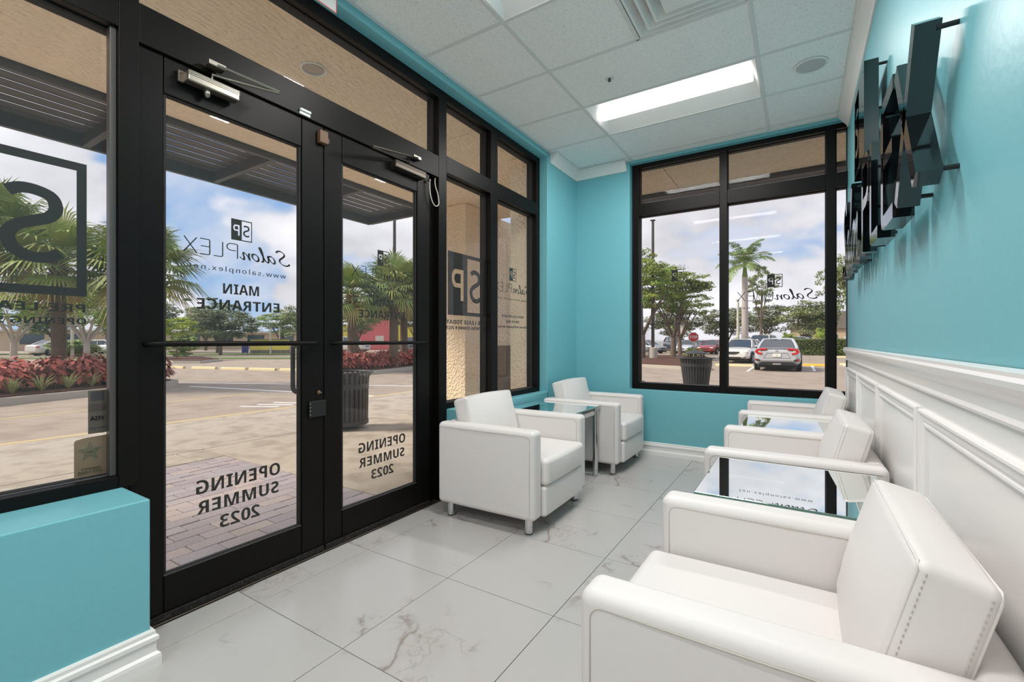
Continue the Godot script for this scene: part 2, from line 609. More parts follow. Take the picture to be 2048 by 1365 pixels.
func build_room() -> void:
	# floor: a slab of grout with a porcelain tile for every square
	var fl := struct("floor", "white marble-look porcelain tile floor with thin grey veins")
	var s := Sh.new()
	s.box(V(-2.42, -0.14, -5.1), V(0.5, -0.004, 3.2))
	part("grout_bed", s, M.grout, fl)
	var xs := [-2.24, -2.066, -1.484, -0.894, -0.302, 0.29, 0.345]
	var zs := []
	for k in range(-7, 7):
		zs.append(-1.135 - 0.617 * k)
	var meshes := {}
	for i in xs.size() - 1:
		for k in zs.size() - 1:
			var z0: float = minf(zs[k], 3.15)
			var z1: float = maxf(zs[k + 1], -4.795)
			if z0 - z1 < 0.05:
				continue
			var x0: float = xs[i]
			var x1: float = xs[i + 1]
			var hx := (x1 - x0) * 0.5 - 0.0016
			var hz := (z0 - z1) * 0.5 - 0.0016
			var key := "%.3f_%.3f" % [hx, hz]
			if not meshes.has(key):
				var t := Sh.new()
				t.rbox(V(-hx, -0.012, -hz), V(hx, 0.0, hz), 0.0012, 1)
				meshes[key] = t.mesh()
			var o := part("tile", meshes[key], M["marble_%d" % ((i * 2 + k * 3 + (i * k) % 4) % 6)], fl)
			o.position = V((x0 + x1) * 0.5, 0, (z0 + z1) * 0.5)
			o.rotation.y = PI * ((i * 5 + k * 3) % 2)

	# entrance wall: low walls under the windows, header, corner pier
	var wl := struct("wall_left", "teal painted entrance wall around the black framed glass doors")
	s = Sh.new()
	s.rbox(V(-2.37, -0.1, -0.705), V(-2.0, 0.605, 3.15), 0.006, 2)
	part("low_wall", s, M.teal_paint, wl)
	s = Sh.new()
	s.rbox(V(-2.37, -0.1, -4.12), V(-2.16, 0.668, -2.652), 0.006, 2)
	part("low_wall", s, M.teal_paint, wl)
	s = Sh.new()
	s.rbox(V(-2.37, 3.045, -4.12), V(-2.16, 3.42, 3.15), 0.006, 2)
	part("header", s, M.teal_paint, wl)
	s = Sh.new()
	s.rbox(V(-2.37, -0.1, -4.8), V(-2.16, 3.3, -4.1), 0.006, 2)
	part("pier", s, M.teal_paint, wl)

	# end wall
	var wf := struct("wall_back", "teal painted end wall with the wide black framed window")
	s = Sh.new()
	s.rbox(V(-1.545, -0.1, -4.99), V(0.36, 0.668, -4.8), 0.006, 2)
	part("low_wall", s, M.teal_paint, wf)
	s = Sh.new()
	s.rbox(V(-2.37, -0.1, -4.99), V(-1.54, 3.3, -4.8), 0.006, 2)
	part("pier", s, M.teal_paint, wf)
	s = Sh.new()
	s.rbox(V(-2.36, 3.072, -4.99), V(0.5, 3.42, -4.8), 0.006, 2)
	part("header", s, M.teal_paint, wf)

	# the wall behind the photographer closes the room
	var wb := struct("wall_front", "white painted wall closing the lounge behind the camera")
	s = Sh.new()
	s.box(V(-2.6, -0.1, 3.15), V(0.5, 3.42, 3.3))
	part("wall_face", s, M.white_paint, wb)

	# baseboards and crown
	var b := struct("baseboard_left", "white stepped baseboard under the low entrance wall")
	s = Sh.new()
	s.moulding(BASE_PROF, V(-2.0, 0, 3.15), V(-2.0, 0, -0.705), Vector3.RIGHT, Vector3.UP, 0.0, -1.0)
	s.moulding(BASE_PROF, V(-2.0, 0, -0.705), V(-2.25, 0, -0.705), Vector3.FORWARD, Vector3.UP, -1.0, 0.0)
	s.moulding(BASE_PROF, V(-2.16, 0, -2.66), V(-2.16, 0, -4.8), Vector3.RIGHT, Vector3.UP, 0.0, 1.0)
	part("moulding", s, M.white_paint, b)
	b = struct("baseboard_back", "white stepped baseboard along the end wall below the window")
	s = Sh.new()
	s.moulding(BASE_PROF, V(-2.16, 0, -4.8), V(0.35, 0, -4.8), Vector3.BACK, Vector3.UP, 1.0, 0.0)
	part("moulding", s, M.white_paint, b)
	b = struct("trim_1", "white crown moulding wrapping the teal corner pier")
	s = Sh.new()
	s.moulding(CROWN_PROF, V(-2.16, CEIL, -4.16), V(-2.16, CEIL, -4.8), Vector3.RIGHT, Vector3.UP, 0.0, 1.0)
	s.moulding(CROWN_PROF, V(-2.16, CEIL, -4.8), V(-1.57, CEIL, -4.8), Vector3.BACK, Vector3.UP, 1.0, 0.0)
	part("moulding", s, M.white_paint, b)


func build_ceiling() -> void:
	var ce := struct("ceiling", "white suspended ceiling of pinholed acoustic tiles")
	var s := Sh.new()
	s.box(V(-2.6, 3.42, -5.2), V(0.5, 3.55, 3.3))
	part("slab", s, M.ceiling_white, ce)
	var xs := [-2.158, -1.515, -0.24, 0.348]
	var zs := [-4.797, -4.69]
	for k in 13:
		zs.append(-4.09 + 0.597 * k)
	zs[-1] = 3.148
	var lamps := [[1, -4.09], [1, -2.299], [1, -0.508], [1, 1.283]]
	var vent := -2.896
	var meshes := {}
	for i in 3:
		for k in zs.size() - 1:
			var z0: float = zs[k]
			var z1: float = zs[k + 1]
			if z1 <= z0:
				continue
			var x0: float = xs[i]
			var x1: float = xs[i + 1]
			var skip := false
			for l in lamps:
				if l[0] == i and absf(l[1] - z0) < 0.02:
					skip = true
			if skip:
				continue
			if i == 1 and absf(vent - z0) < 0.02:
				x1 = -0.872
			var hx := (x1 - x0) * 0.5 - 0.008
			var hz := (z1 - z0) * 0.5 - 0.008
			var key := "%.3f_%.3f" % [hx, hz]
			if not meshes.has(key):
				var t := Sh.new()
				t.box(V(-hx, 0.003, -hz), V(hx, 0.018, hz))
				meshes[key] = t.mesh()
			var o := part("tile", meshes[key], M.acoustic_tile, ce)
			o.position = V((x0 + x1) * 0.5, CEIL, (z0 + z1) * 0.5)
	# the T-bar grid
	for x in [-1.515, -0.24]:
		s = Sh.new()
		s.rbox(V(x - 0.012, CEIL - 0.003, -4.8), V(x + 0.012, CEIL + 0.03, 3.15), 0.0015, 1)
		part("grid_bar", s, M.grid_white, ce)
	for z in zs:
		s = Sh.new()
		s.rbox(V(-2.16, CEIL - 0.002, z - 0.012), V(0.35, CEIL + 0.028, z + 0.012), 0.0015, 1)
		part("grid_bar", s, M.grid_white, ce)
	s = Sh.new()
	s.rbox(V(-0.884, CEIL - 0.002, vent), V(-0.860, CEIL + 0.028, vent + 0.597), 0.0015, 1)
	part("grid_bar", s, M.grid_white, ce)
	for e in [[V(-2.16, CEIL - 0.004, -4.8), V(-2.138, CEIL + 0.01, 3.15)], [V(-2.16, CEIL - 0.004, -4.8), V(0.35, CEIL + 0.01, -4.778)]]:
		s = Sh.new()
		s.box(e[0], e[1])
		part("wall_angle", s, M.grid_white, ce)

	for l in lamps:
		ceiling_light(V(-0.8775, CEIL, l[1] + 0.2985), ["recessed linear ceiling light over the end of the room", "recessed linear ceiling light beside the air diffuser", "recessed linear ceiling light above the camera", "recessed linear ceiling light behind the camera"][lamps.find(l)])

	# air diffuser: nested square cones
	var d := thing("air_diffuser", "white square louvred air diffuser in the ceiling", "diffuser", V(-0.556, CEIL, vent + 0.2985))
	var flip := Transform3D(Basis(Vector3.RIGHT, PI / 2), Vector3.ZERO)
	var rings := [[0.288, 0.0, 0.055], [0.222, 0.012, 0.05], [0.162, 0.022, 0.045]]
	s = Sh.new()
	s.box(V(-0.298, 0.06, -0.284), V(0.298, 0.1, 0.284))
	part("backplate", s, M.grid_white, d)
	for r in rings:
		s = Sh.new()
		var hh: float = r[0]
		var dep: float = r[2]
		s.loop([Vector2(0.0, r[1] - 0.03), Vector2(0.0, r[1]), Vector2(0.014, r[1]), Vector2(dep, r[1] - 0.06), Vector2(dep, r[1] - 0.075)], flip, Vector2(hh + 0.010, hh * 0.99))
		part("louvre_ring", s, M.ceiling_white, d)
	s = Sh.new()
	s.rbox(V(-0.1, -0.035, -0.1), V(0.1, -0.02, 0.1), 0.004, 1)
	part("centre_plate", s, M.ceiling_white, d)

	var sp := thing("ceiling_speaker", "round white flush ceiling speaker near the crown moulding", "speaker", V(0.064, CEIL, -3.797))
	s = Sh.new()
	s.lathe([Vector2(0.102, 0.0), Vector2(0.102, -0.006), Vector2(0.097, -0.009), Vector2(0.09, -0.008), Vector2(0.088, -0.004)], 40)
	part("rim", s, M.ceiling_white, sp)
	s = Sh.new()
	s.lathe([Vector2(0.089, -0.0045), Vector2(0.06, -0.008), Vector2(0.03, -0.0095), Vector2(0.0, -0.01)], 40)
	part("grille", s, M.grey_plastic, sp)

	var sk := thing("fire_sprinkler", "recessed fire sprinkler head in the ceiling tile", "sprinkler", V(-1.179, CEIL + 0.003, -3.208))
	s = Sh.new()
	s.lathe([Vector2(0.036, 0.0), Vector2(0.036, -0.003), Vector2(0.03, -0.006), Vector2(0.021, -0.004), Vector2(0.019, 0.004), Vector2(0.0, 0.004)], 24)
	part("escutcheon", s, M.plastic_white, sk)
	s = Sh.new()
	s.tube(PackedVector3Array([V(0, 0.0, 0), V(0, -0.012, 0)]), 0.007, 0.005, 8)
	s.tube(PackedVector3Array([V(-0.009, 0.0, 0), V(-0.008, -0.014, 0), V(0, -0.02, 0), V(0.008, -0.014, 0), V(0.009, 0.0, 0)]), 0.0018, 0.0018, 6)
	s.lathe([Vector2(0.0, -0.0195), Vector2(0.012, -0.0195), Vector2(0.012, -0.021), Vector2(0.0, -0.021)], 12)
	part("sprinkler_head", s, M.dark_steel, sk)


func ceiling_light(at: Vector3, label: String) -> void:
	var o := thing("ceiling_light", label, "ceiling light", at, 0.0, "recessed ceiling lights")
	var hx := 0.618
	var hz := 0.285
	var s := Sh.new()
	s.box(V(-hx, 0.115, -hz), V(hx, 0.125, hz))
	for e in [-1.0, 1.0]:
		var pts := []
		for k in 7:
			var t := k / 6.0
			pts.append(Vector2(lerpf(hz, 0.085, t), 0.002 + 0.1 * sin(t * PI / 2)))
		for k in 6:
			var p: Vector2 = pts[k]
			var q: Vector2 = pts[k + 1]
			s.quad(V(-hx, p.y, e * p.x), V(hx, p.y, e * p.x), V(hx, q.y, e * q.x), V(-hx, q.y, e * q.x), V(0, -(p.x - q.x), -e * (q.y - p.y)).normalized())
		s.box(V(-hx, 0.0, e * hz), V(hx, 0.12, e * (hz + 0.006)))
	part("reflector", s, M.ceiling_white, o)
	for e in [-1.0, 1.0]:
		s = Sh.new()
		s.quad(V(e * hx, 0.0, -hz), V(e * hx, 0.0, hz), V(e * (hx - 0.045), 0.12, hz), V(e * (hx - 0.045), 0.12, -hz), V(-e, -0.3, 0).normalized())
		s.box(V(e * hx, 0.0, -hz), V(e * (hx + 0.006), 0.12, hz))
		part("end_plate", s, M.ceiling_white, o)
	s = Sh.new()
	var lx := 0.582
	for k in 12:
		var a := PI * k / 12.0
		var b := PI * (k + 1) / 12.0
		var pa := V(0, 0.062 - 0.056 * sin(a), 0.082 * cos(a))
		var pb := V(0, 0.062 - 0.056 * sin(b), 0.082 * cos(b))
		s.quad(pa - V(lx, 0, 0), pa + V(lx, 0, 0), pb + V(lx, 0, 0), pb - V(lx, 0, 0), V(0, -sin((a + b) / 2), cos((a + b) / 2)))
		for e in [-1.0, 1.0]:
			s.tri(V(e * lx, 0.062, 0), pa + V(e * lx, 0, 0), pb + V(e * lx, 0, 0), V(e, 0, 0), V(e, 0, 0), V(e, 0, 0))
	s.quad(V(-lx, 0.062, -0.082), V(lx, 0.062, -0.082), V(lx, 0.062, 0.082), V(-lx, 0.062, 0.082), Vector3.UP)
	part("lens", s, M.lamp_lens, o, "glowing white half-round lens")
	var a := AreaLight3D.new()
	a.name = "lamp"
	a.area_size = Vector2(1.16, 0.155)
	a.light_color = Color(1.0, 0.985, 0.975)
	a.light_energy = 3.2
	a.area_range = 14.0
	a.area_attenuation = 2.0
	a.shadow_enabled = true
	a.position = V(0, 0.003, 0)
	a.rotation.x = -PI / 2
	o.add_child(a)


func bar(o: Node3D, lo: Vector3, hi: Vector3, called := "frame_bar", m := "bronze_metal", r := 0.003) -> MeshInstance3D:
	var s := Sh.new()
	s.rbox(Vector3(minf(lo.x, hi.x), minf(lo.y, hi.y), minf(lo.z, hi.z)), Vector3(maxf(lo.x, hi.x), maxf(lo.y, hi.y), maxf(lo.z, hi.z)), r, 1)
	return part(called, s, M[m], o)


# a pane in the entrance wall with its black gasket and pale bead
func pane_x(o: Node3D, x: float, y0: float, y1: float, z0: float, z1: float) -> MeshInstance3D:
	var s := Sh.new()
	s.quad(V(x, y0, z0), V(x, y1, z0), V(x, y1, z1), V(x, y0, z1), Vector3.RIGHT)
	var p := part("pane", s, M.pane_glass, o)
	s = Sh.new()
	var xf := Transform3D(Basis(V(0, 0, -1), V(0, 1, 0), V(1, 0, 0)), V(x, (y0 + y1) * 0.5, (z0 + z1) * 0.5))
	s.loop([Vector2(0, 0.002), Vector2(0, 0.012), Vector2(0.009, 0.012), Vector2(0.009, 0.001)], xf, Vector2(absf(z1 - z0) * 0.5, (y1 - y0) * 0.5))
	s.loop([Vector2(0, -0.002), Vector2(0, -0.012), Vector2(0.009, -0.012), Vector2(0.009, -0.001)], xf, Vector2(absf(z1 - z0) * 0.5, (y1 - y0) * 0.5))
	part("gasket", s, M.gasket, o)
	s = Sh.new()
	s.box(V(x + 0.012, y0 - 0.001, z0), V(x + 0.016, y0 + 0.006, z1))
	part("glazing_bead", s, M.bead, o)
	return p


func pane_z(o: Node3D, z: float, y0: float, y1: float, x0: float, x1: float) -> MeshInstance3D:
	var s := Sh.new()
	s.quad(V(x0, y0, z), V(x0, y1, z), V(x1, y1, z), V(x1, y0, z), Vector3.BACK)
	var p := part("pane", s, M.end_glass, o)
	s = Sh.new()
	var xf := Transform3D(Basis(V(1, 0, 0), V(0, 1, 0), V(0, 0, 1)), V((x0 + x1) * 0.5, (y0 + y1) * 0.5, z))
	s.loop([Vector2(0, 0.002), Vector2(0, 0.012), Vector2(0.008, 0.012), Vector2(0.008, 0.001)], xf, Vector2(absf(x1 - x0) * 0.5, (y1 - y0) * 0.5))
	part("gasket", s, M.gasket, o)
	s = Sh.new()
	s.box(V(x0, y0 - 0.001, z + 0.012), V(x1, y0 + 0.006, z + 0.016))
	part("glazing_bead", s, M.bead, o)
	return p


# Lettering on glass reads from the street, so the room sees it reversed.
# side 0: entrance wall, from z0 to z1 (reading towards +z); side 1: end wall, from x0 to x1 (reading towards -x)
func sign_frame(side: int, plane: float) -> Basis:
	return Basis(V(0, 0, 1), V(0, 1, 0), V(-1, 0, 0)) if side == 0 else Basis(V(-1, 0, 0), V(0, 1, 0), V(0, 0, -1))


func spot(side: int, plane: float, along: float, y: float) -> Vector3:
	return V(plane - 0.0015, y, along) if side == 0 else V(along, y, plane - 0.0015)


func lettering(o: Node3D, text: String, side: int, plane: float, start: float, end: float, y0: float, y1: float, bold := true, spacing := 0, m := "vinyl") -> void:
	var f := SystemFont.new()
	f.font_names = PackedStringArray(["Droid Sans"])
	f.font_weight = 700 if bold else 400
	var fv := FontVariation.new()
	fv.base_font = f
	fv.spacing_glyph = spacing
	var t := TextMesh.new()
	t.text = text
	t.font = fv
	t.font_size = 64
	t.pixel_size = 0.01
	t.depth = 0.004
	t.curve_step = 1.0
	t.horizontal_alignment = HORIZONTAL_ALIGNMENT_CENTER
	t.vertical_alignment = VERTICAL_ALIGNMENT_CENTER
	var bb := t.get_aabb()
	var p := part("lettering", t, M[m], o)
	var sx := absf(end - start) / bb.size.x
	var sy := absf(y1 - y0) / bb.size.y
	var b := sign_frame(side, plane)
	p.transform = Transform3D(Basis(b.x * sx, b.y * sy, b.z * 0.25), spot(side, plane, (start + end) * 0.5, (y0 + y1) * 0.5))
	p.transform = p.transform.translated_local(-V(bb.get_center().x, bb.get_center().y, 0))


# "PLEX" in thin round-cornered capitals, in units of the cap height, laid out from x = 0
func plex_strokes() -> Array:
	var out := []
	var arc := PackedVector2Array([Vector2(0.0, 0.0), Vector2(0.0, 0.93), Vector2(0.02, 0.98), Vector2(0.07, 1.0), Vector2(0.30, 1.0)])
	for k in 9:
		var a := PI / 2 - PI * k / 8.0
		arc.append(Vector2(0.34 + 0.235 * cos(a), 0.765 + 0.235 * sin(a)))
	arc.append(Vector2(0.08, 0.53))
	out.append(arc)
	out.append(PackedVector2Array([Vector2(0.80, 1.0), Vector2(0.80, 0.07), Vector2(0.82, 0.02), Vector2(0.87, 0.0), Vector2(1.26, 0.0)]))
	out.append(PackedVector2Array([Vector2(1.93, 1.0), Vector2(1.53, 1.0), Vector2(1.48, 0.98), Vector2(1.46, 0.93), Vector2(1.46, 0.07), Vector2(1.48, 0.02), Vector2(1.53, 0.0), Vector2(1.93, 0.0)]))
	out.append(PackedVector2Array([Vector2(1.46, 0.52), Vector2(1.90, 0.52)]))
	out.append(PackedVector2Array([Vector2(2.10, 1.0), Vector2(2.72, 0.0)]))
	out.append(PackedVector2Array([Vector2(2.70, 1.0), Vector2(2.10, 0.0)]))
	return out


# "Salon" in a slanting brush hand, about 3.4 cap heights long
func salon_strokes() -> Array:
	var raw := [
		[[0.86, 0.86], [0.80, 0.98], [0.62, 1.02], [0.42, 0.92], [0.34, 0.74], [0.46, 0.56], [0.62, 0.40], [0.62, 0.20], [0.44, 0.03], [0.20, -0.02], [0.02, 0.06], [0.04, 0.16]],
		[[1.36, 0.46], [1.22, 0.52], [1.04, 0.40], [0.94, 0.16], [1.00, 0.02], [1.14, 0.08], [1.30, 0.30], [1.40, 0.50], [1.34, 0.20], [1.36, 0.04], [1.50, 0.08]],
		[[1.50, 0.08], [1.72, 0.50], [1.90, 0.96], [1.84, 1.02], [1.74, 0.74], [1.66, 0.30], [1.68, 0.05], [1.80, 0.06]],
		[[2.20, 0.50], [2.04, 0.42], [1.94, 0.20], [2.00, 0.03], [2.16, 0.06], [2.30, 0.24], [2.32, 0.44], [2.20, 0.50]],
		[[2.48, 0.50], [2.52, 0.36], [2.46, 0.02], [2.58, 0.28], [2.78, 0.50], [2.84, 0.42], [2.78, 0.14], [2.82, 0.02], [2.96, 0.10], [3.02, 0.18]],
	]
	var out := []
	for r in raw:
		var cv := PackedVector2Array()
		var k: int = r.size()
		for i in k - 1:
			var p0 := Vector2(r[maxi(i - 1, 0)][0], r[maxi(i - 1, 0)][1])
			var p1 := Vector2(r[i][0], r[i][1])
			var p2 := Vector2(r[i + 1][0], r[i + 1][1])
			var p3 := Vector2(r[mini(i + 2, k - 1)][0], r[mini(i + 2, k - 1)][1])
			for j in 4:
				cv.append(p1.cubic_interpolate(p2, p0, p3, j / 4.0))
		cv.append(Vector2(r[k - 1][0], r[k - 1][1]))
		out.append(cv)
	return out


func word_mark(o: Node3D, side: int, plane: float, start: float, end: float, y0: float, y1: float) -> void:
	var b := sign_frame(side, plane)
	var h := y1 - y0
	var sc := absf(end - start) / (3.16 + 2.74)
	var s := Sh.new()
	var at := spot(side, plane, start, y0)
	for st in salon_strokes():
		s.stroke(st, 0.13, Transform3D(Basis(b.x * sc, b.y * h, b.z), at), -0.0005, 0.0005, Vector2(0.76, 0.64))
	part("script_lettering", s, M.vinyl, o)
	s = Sh.new()
	for st in plex_strokes():
		s.stroke(st, 0.058, Transform3D(Basis(b.x * sc, b.y * h, b.z), at + b.x * sc * 3.16), -0.0005, 0.0005)
	part("lettering", s, M.vinyl, o)


# distance test for the letter P in a unit box (stem, bowl and counter)
func in_p(x: float, y: float) -> bool:
	var th := 0.24
	if x >= 0.0 and x <= th and y >= 0.0 and y <= 1.0:
		return true
	var c := Vector2(0.62, 0.70)
	if x < 0.0 or x > 1.0 or y > 1.0:
		return false
	var outer := y >= 0.40 and (x <= c.x or Vector2((x - c.x) / 0.38, (y - c.y) / 0.30).length() <= 1.0)
	var inner := y >= 0.555 and y <= 0.845 and (x <= c.x or Vector2((x - c.x) / 0.17, (y - c.y) / 0.145).length() <= 1.0)
	return outer and not (inner and x > th)


# the square mark: an S on clear glass, a P cut out of the dark half
func square_mark(o: Node3D, side: int, plane: float, start: float, end: float, y0: float, y1: float, line := 0.05) -> void:
	var b := sign_frame(side, plane)
	var w := absf(end - start)
	var h := y1 - y0
	var xf := Transform3D(Basis(b.x * w, b.y * h, b.z), spot(side, plane, start, y0))
	var s := Sh.new()
	var nn := b.z
	for r in [[0.0, 0.0, 0.5, line], [0.0, 1.0 - line, 0.5, 1.0], [0.0, line, line * 0.9, 1.0 - line]]:
		s.quad(xf * V(r[0], r[1], 0), xf * V(r[2], r[1], 0), xf * V(r[2], r[3], 0), xf * V(r[0], r[3], 0), nn)
	part("mark_outline", s, M.vinyl, o)
	s = Sh.new()
	var rows := 72
	for j in rows:
		var ya := float(j) / rows
		var yb := float(j + 1) / rows
		var ym := ((ya + yb) * 0.5 - 0.24) / 0.50
		var open := 0.5
		var cols := 96
		var was := false
		for i in cols + 1:
			var x := 0.5 + 0.5 * float(i) / cols
			var hole := i < cols and ym > 0.0 and ym < 1.0 and in_p((x - 0.60) / 0.30, ym)
			if i == cols or hole != was:
				if not was and x > open:
					s.quad(xf * V(open, ya, 0), xf * V(x, ya, 0), xf * V(x, yb, 0), xf * V(open, yb, 0), nn)
				open = x
				was = hole
	part("mark_panel", s, M.vinyl, o)
	s = Sh.new()
	var pts := PackedVector2Array()
	for p in [[0.40, 0.70], [0.34, 0.735], [0.26, 0.735], [0.185, 0.70], [0.165, 0.62], [0.20, 0.555], [0.28, 0.515], [0.36, 0.47], [0.40, 0.40], [0.375, 0.315], [0.30, 0.265], [0.21, 0.265], [0.145, 0.305]]:
		pts.append(Vector2(p[0], p[1]))
	var cv := PackedVector2Array()
	for i in pts.size() - 1:
		for j in 5:
			cv.append(pts[i].cubic_interpolate(pts[i + 1], pts[maxi(i - 1, 0)], pts[mini(i + 2, pts.size() - 1)], j / 5.0))
	cv.append(pts[-1])
	s.stroke(cv, 0.075, xf, -0.0005, 0.0005)
	part("mark_letter", s, M.vinyl, o)


func build_storefront() -> void:
	var xi := -2.25
	var xo := -2.37
	# window 1, left of the doors, with the large square mark
	var w := struct("window_1", "tall black framed window with a large reversed S decal beside the doors")
	bar(w, V(xo, 0.605, -0.69), V(xi, 3.05, -0.756), "post")
	bar(w, V(-2.305, 0.652, -0.668), V(-2.268, 2.41, -0.6895), "glazing_stop", "stop_metal")
	bar(w, V(xo, 0.598, 3.15), V(xi, 0.652, -0.69), "sill_bar")
	bar(w, V(xo, 2.41, 3.15), V(xi, 2.545, -0.69), "transom_bar")
	bar(w, V(xo, 2.975, 3.15), V(xi, 3.05, -0.69), "head_bar")
	bar(w, V(xo, 0.65, 1.22), V(xi, 2.98, 1.30), "post")
	pane_x(w, WGLASS, 0.65, 2.412, -0.69, 1.22)
	pane_x(w, WGLASS, 2.543, 2.978, -0.69, 1.22)
	pane_x(w, WGLASS, 0.65, 2.978, 1.30, 3.15)
	# the large square mark: outline of the S half, the dark half lies further along
	square_mark(w, 0, WGLASS, -0.612, -0.092, 1.349, 1.855, 0.062)
	lettering(w, "PRE-LEASE TODAY", 0, WGLASS, -0.608, -0.10, 1.289, 1.320)
	lettering(w, "OPENING SUMMER 2023", 0, WGLASS, -0.611, -0.10, 1.243, 1.267)
	card_stickers(w)

	# doors
	door_leaf("door_1", "black framed glass door leaf with pull handle, its pane lettered MAIN ENTRANCE", -0.728, -1.607, -0.847, -1.473, true)
	door_leaf("door_2", "black framed glass door leaf next to the white armchair, lettered MAIN ENTRANCE", -1.613, -2.474, -1.733, -2.349, false)
	w = struct("window_2", "black framed transom window over the pair of glass doors")
	bar(w, V(xo, 2.385, -0.756), V(xi, 2.545, -2.56), "transom_bar")
	bar(w, V(xo, 2.975, -0.756), V(xi, 3.05, -2.56), "head_bar")
	bar(w, V(xo, 0.0, -0.70), V(-2.262, 2.40, -0.726), "jamb")
	bar(w, V(xo, 0.0, -2.477), V(-2.30, 2.40, -2.56), "jamb")
	pane_x(w, WGLASS, 2.543, 2.978, -0.756, -2.56)
	s_threshold(w)

	# windows between the doors and the pier
	w = struct("window_3", "black framed window pair between the doors and the corner, lettered PRE-LEASE TODAY")
	bar(w, V(xo, 0.0, -2.56), V(xi, 3.05, -2.648), "post")
	bar(w, V(xo, 0.665, -3.231), V(xi, 3.05, -3.335), "post")
	bar(w, V(xo, 0.665, -4.04), V(xi, 3.05, -4.105), "post")
	for e in [[-2.648, -3.231], [-3.335, -4.04]]:
		bar(w, V(xo, 0.665, e[0]), V(xi, 0.712, e[1]), "sill_bar")
		bar(w, V(xo, 2.45, e[0]), V(xi, 2.575, e[1]), "transom_bar")
		bar(w, V(xo, 2.99, e[0]), V(xi, 3.05, e[1]), "head_bar")
		pane_x(w, WGLASS, 0.71, 2.452, e[0], e[1])
		pane_x(w, WGLASS, 2.573, 2.992, e[0], e[1])
	square_mark(w, 0, WGLASS, -3.226, -2.734, 1.385, 1.885, 0.06)
	lettering(w, "PRE-LEASE TODAY", 0, WGLASS, -3.226, -2.716, 1.314, 1.348)
	lettering(w, "OPENING SUMMER 2023", 0, WGLASS, -3.226, -2.716, 1.272, 1.298)
	square_mark(w, 0, WGLASS, -3.747, -3.622, 1.750, 1.871, 0.05)
	word_mark(w, 0, WGLASS, -4.0, -3.375, 1.638, 1.719)
	lettering(w, "www.salonplex.net", 0, WGLASS, -3.97, -3.40, 1.562, 1.586, false, 8)
	lettering(w, "OWN A SALON SUITE", 0, WGLASS, -3.885, -3.49, 1.400, 1.424)
	lettering(w, "239 919 7653", 0, WGLASS, -3.80, -3.57, 1.351, 1.374)
	lettering(w, "All Beauty Professions Welcome", 0, WGLASS, -4.0, -3.38, 1.296, 1.326)


func s_threshold(o: Node3D) -> void:
	var s := Sh.new()
	s.rbox(V(-2.40, -0.02, -0.70), V(-2.245, 0.006, -2.60), 0.004, 1)
	part("threshold", s, M.dark_steel, o)


func card_stickers(o: Node3D) -> void:
	var x := WGLASS - 0.0015
	mat("card_dark", rgb(24, 26, 32), 0.7)
	mat("card_brown", rgb(54, 36, 28), 0.7)
	mat("card_khaki", rgb(74, 66, 52), 0.7)
	mat("card_tan", rgb(124, 101, 76), 0.7)
	mat("card_green", rgb(90, 88, 62), 0.7)
	var rows := [["card_khaki", 0.905, 0.988], ["card_khaki", 0.822, 0.905]]
	for r in rows:
		var s := Sh.new()
		s.box(V(x - 0.001, r[1], -0.671), V(x, r[2], -0.616))
		part("payment_sticker", s, M[r[0]], o)
	for r in [["card_dark", 0.948, 0.984, -0.664, -0.624], ["card_brown", 0.908, 0.936, -0.668, -0.618], ["card_dark", 0.838, 0.846, -0.668, -0.62]]:
		var s := Sh.new()
		s.box(V(x + 0.0005, r[1], r[3]), V(x + 0.001, r[2], r[4]))
		part("sticker_band", s, M[r[0]], o)
	lettering(o, "VISA", 0, x + 0.0035, -0.664, -0.622, 0.872, 0.888)
	var s := Sh.new()
	s.prism(PackedVector2Array([Vector2(-0.671, 0.660), Vector2(-0.576, 0.660), Vector2(-0.576, 0.796), Vector2(-0.580, 0.803), Vector2(-0.604, 0.808), Vector2(-0.671, 0.812)]), Transform3D(Basis(V(0, 0, 1), V(0, 1, 0), V(-1, 0, 0)), V(x, 0, 0)), 0.0, 0.001)
	part("star_sticker", s, M.card_tan, o, "tan sticker with a pale green five-pointed star")
	s = Sh.new()
	var star := PackedVector2Array()
	for k in 10:
		var r := 0.039 if k % 2 == 0 else 0.017
		var a := PI / 2 + TAU * k / 10.0
		star.append(Vector2(-0.6215 + r * cos(a), 0.755 + r * sin(a)))
	s.prism(star, Transform3D(Basis(V(0, 0, 1), V(0, 1, 0), V(-1, 0, 0)), V(x, 0, 0)), -0.0012, -0.0004)
	part("star", s, M.card_green, o)
	s = Sh.new()
	var ringp := PackedVector2Array()
	for k in 25:
		ringp.append(Vector2(-0.6215 + 0.014 * cos(TAU * k / 24), 0.753 + 0.012 * sin(TAU * k / 24)))
	s.stroke(ringp, 0.002, Transform3D(Basis(V(0, 0, 1), V(0, 1, 0), V(-1, 0, 0)), V(x, 0, 0)), -0.002, -0.0013)
	part("star_ring", s, M.card_tan, o)
	lettering(o, "SHERIFF", 0, x + 0.0035, -0.63, -0.613, 0.7505, 0.7555, true, 0, "card_green")
	lettering(o, "EMERGENCY", 0, x + 0.0035, -0.652, -0.594, 0.688, 0.694, true, 0, "card_green")
	lettering(o, "477-1000", 0, x + 0.0035, -0.658, -0.586, 0.672, 0.683, true, 0, "card_green")


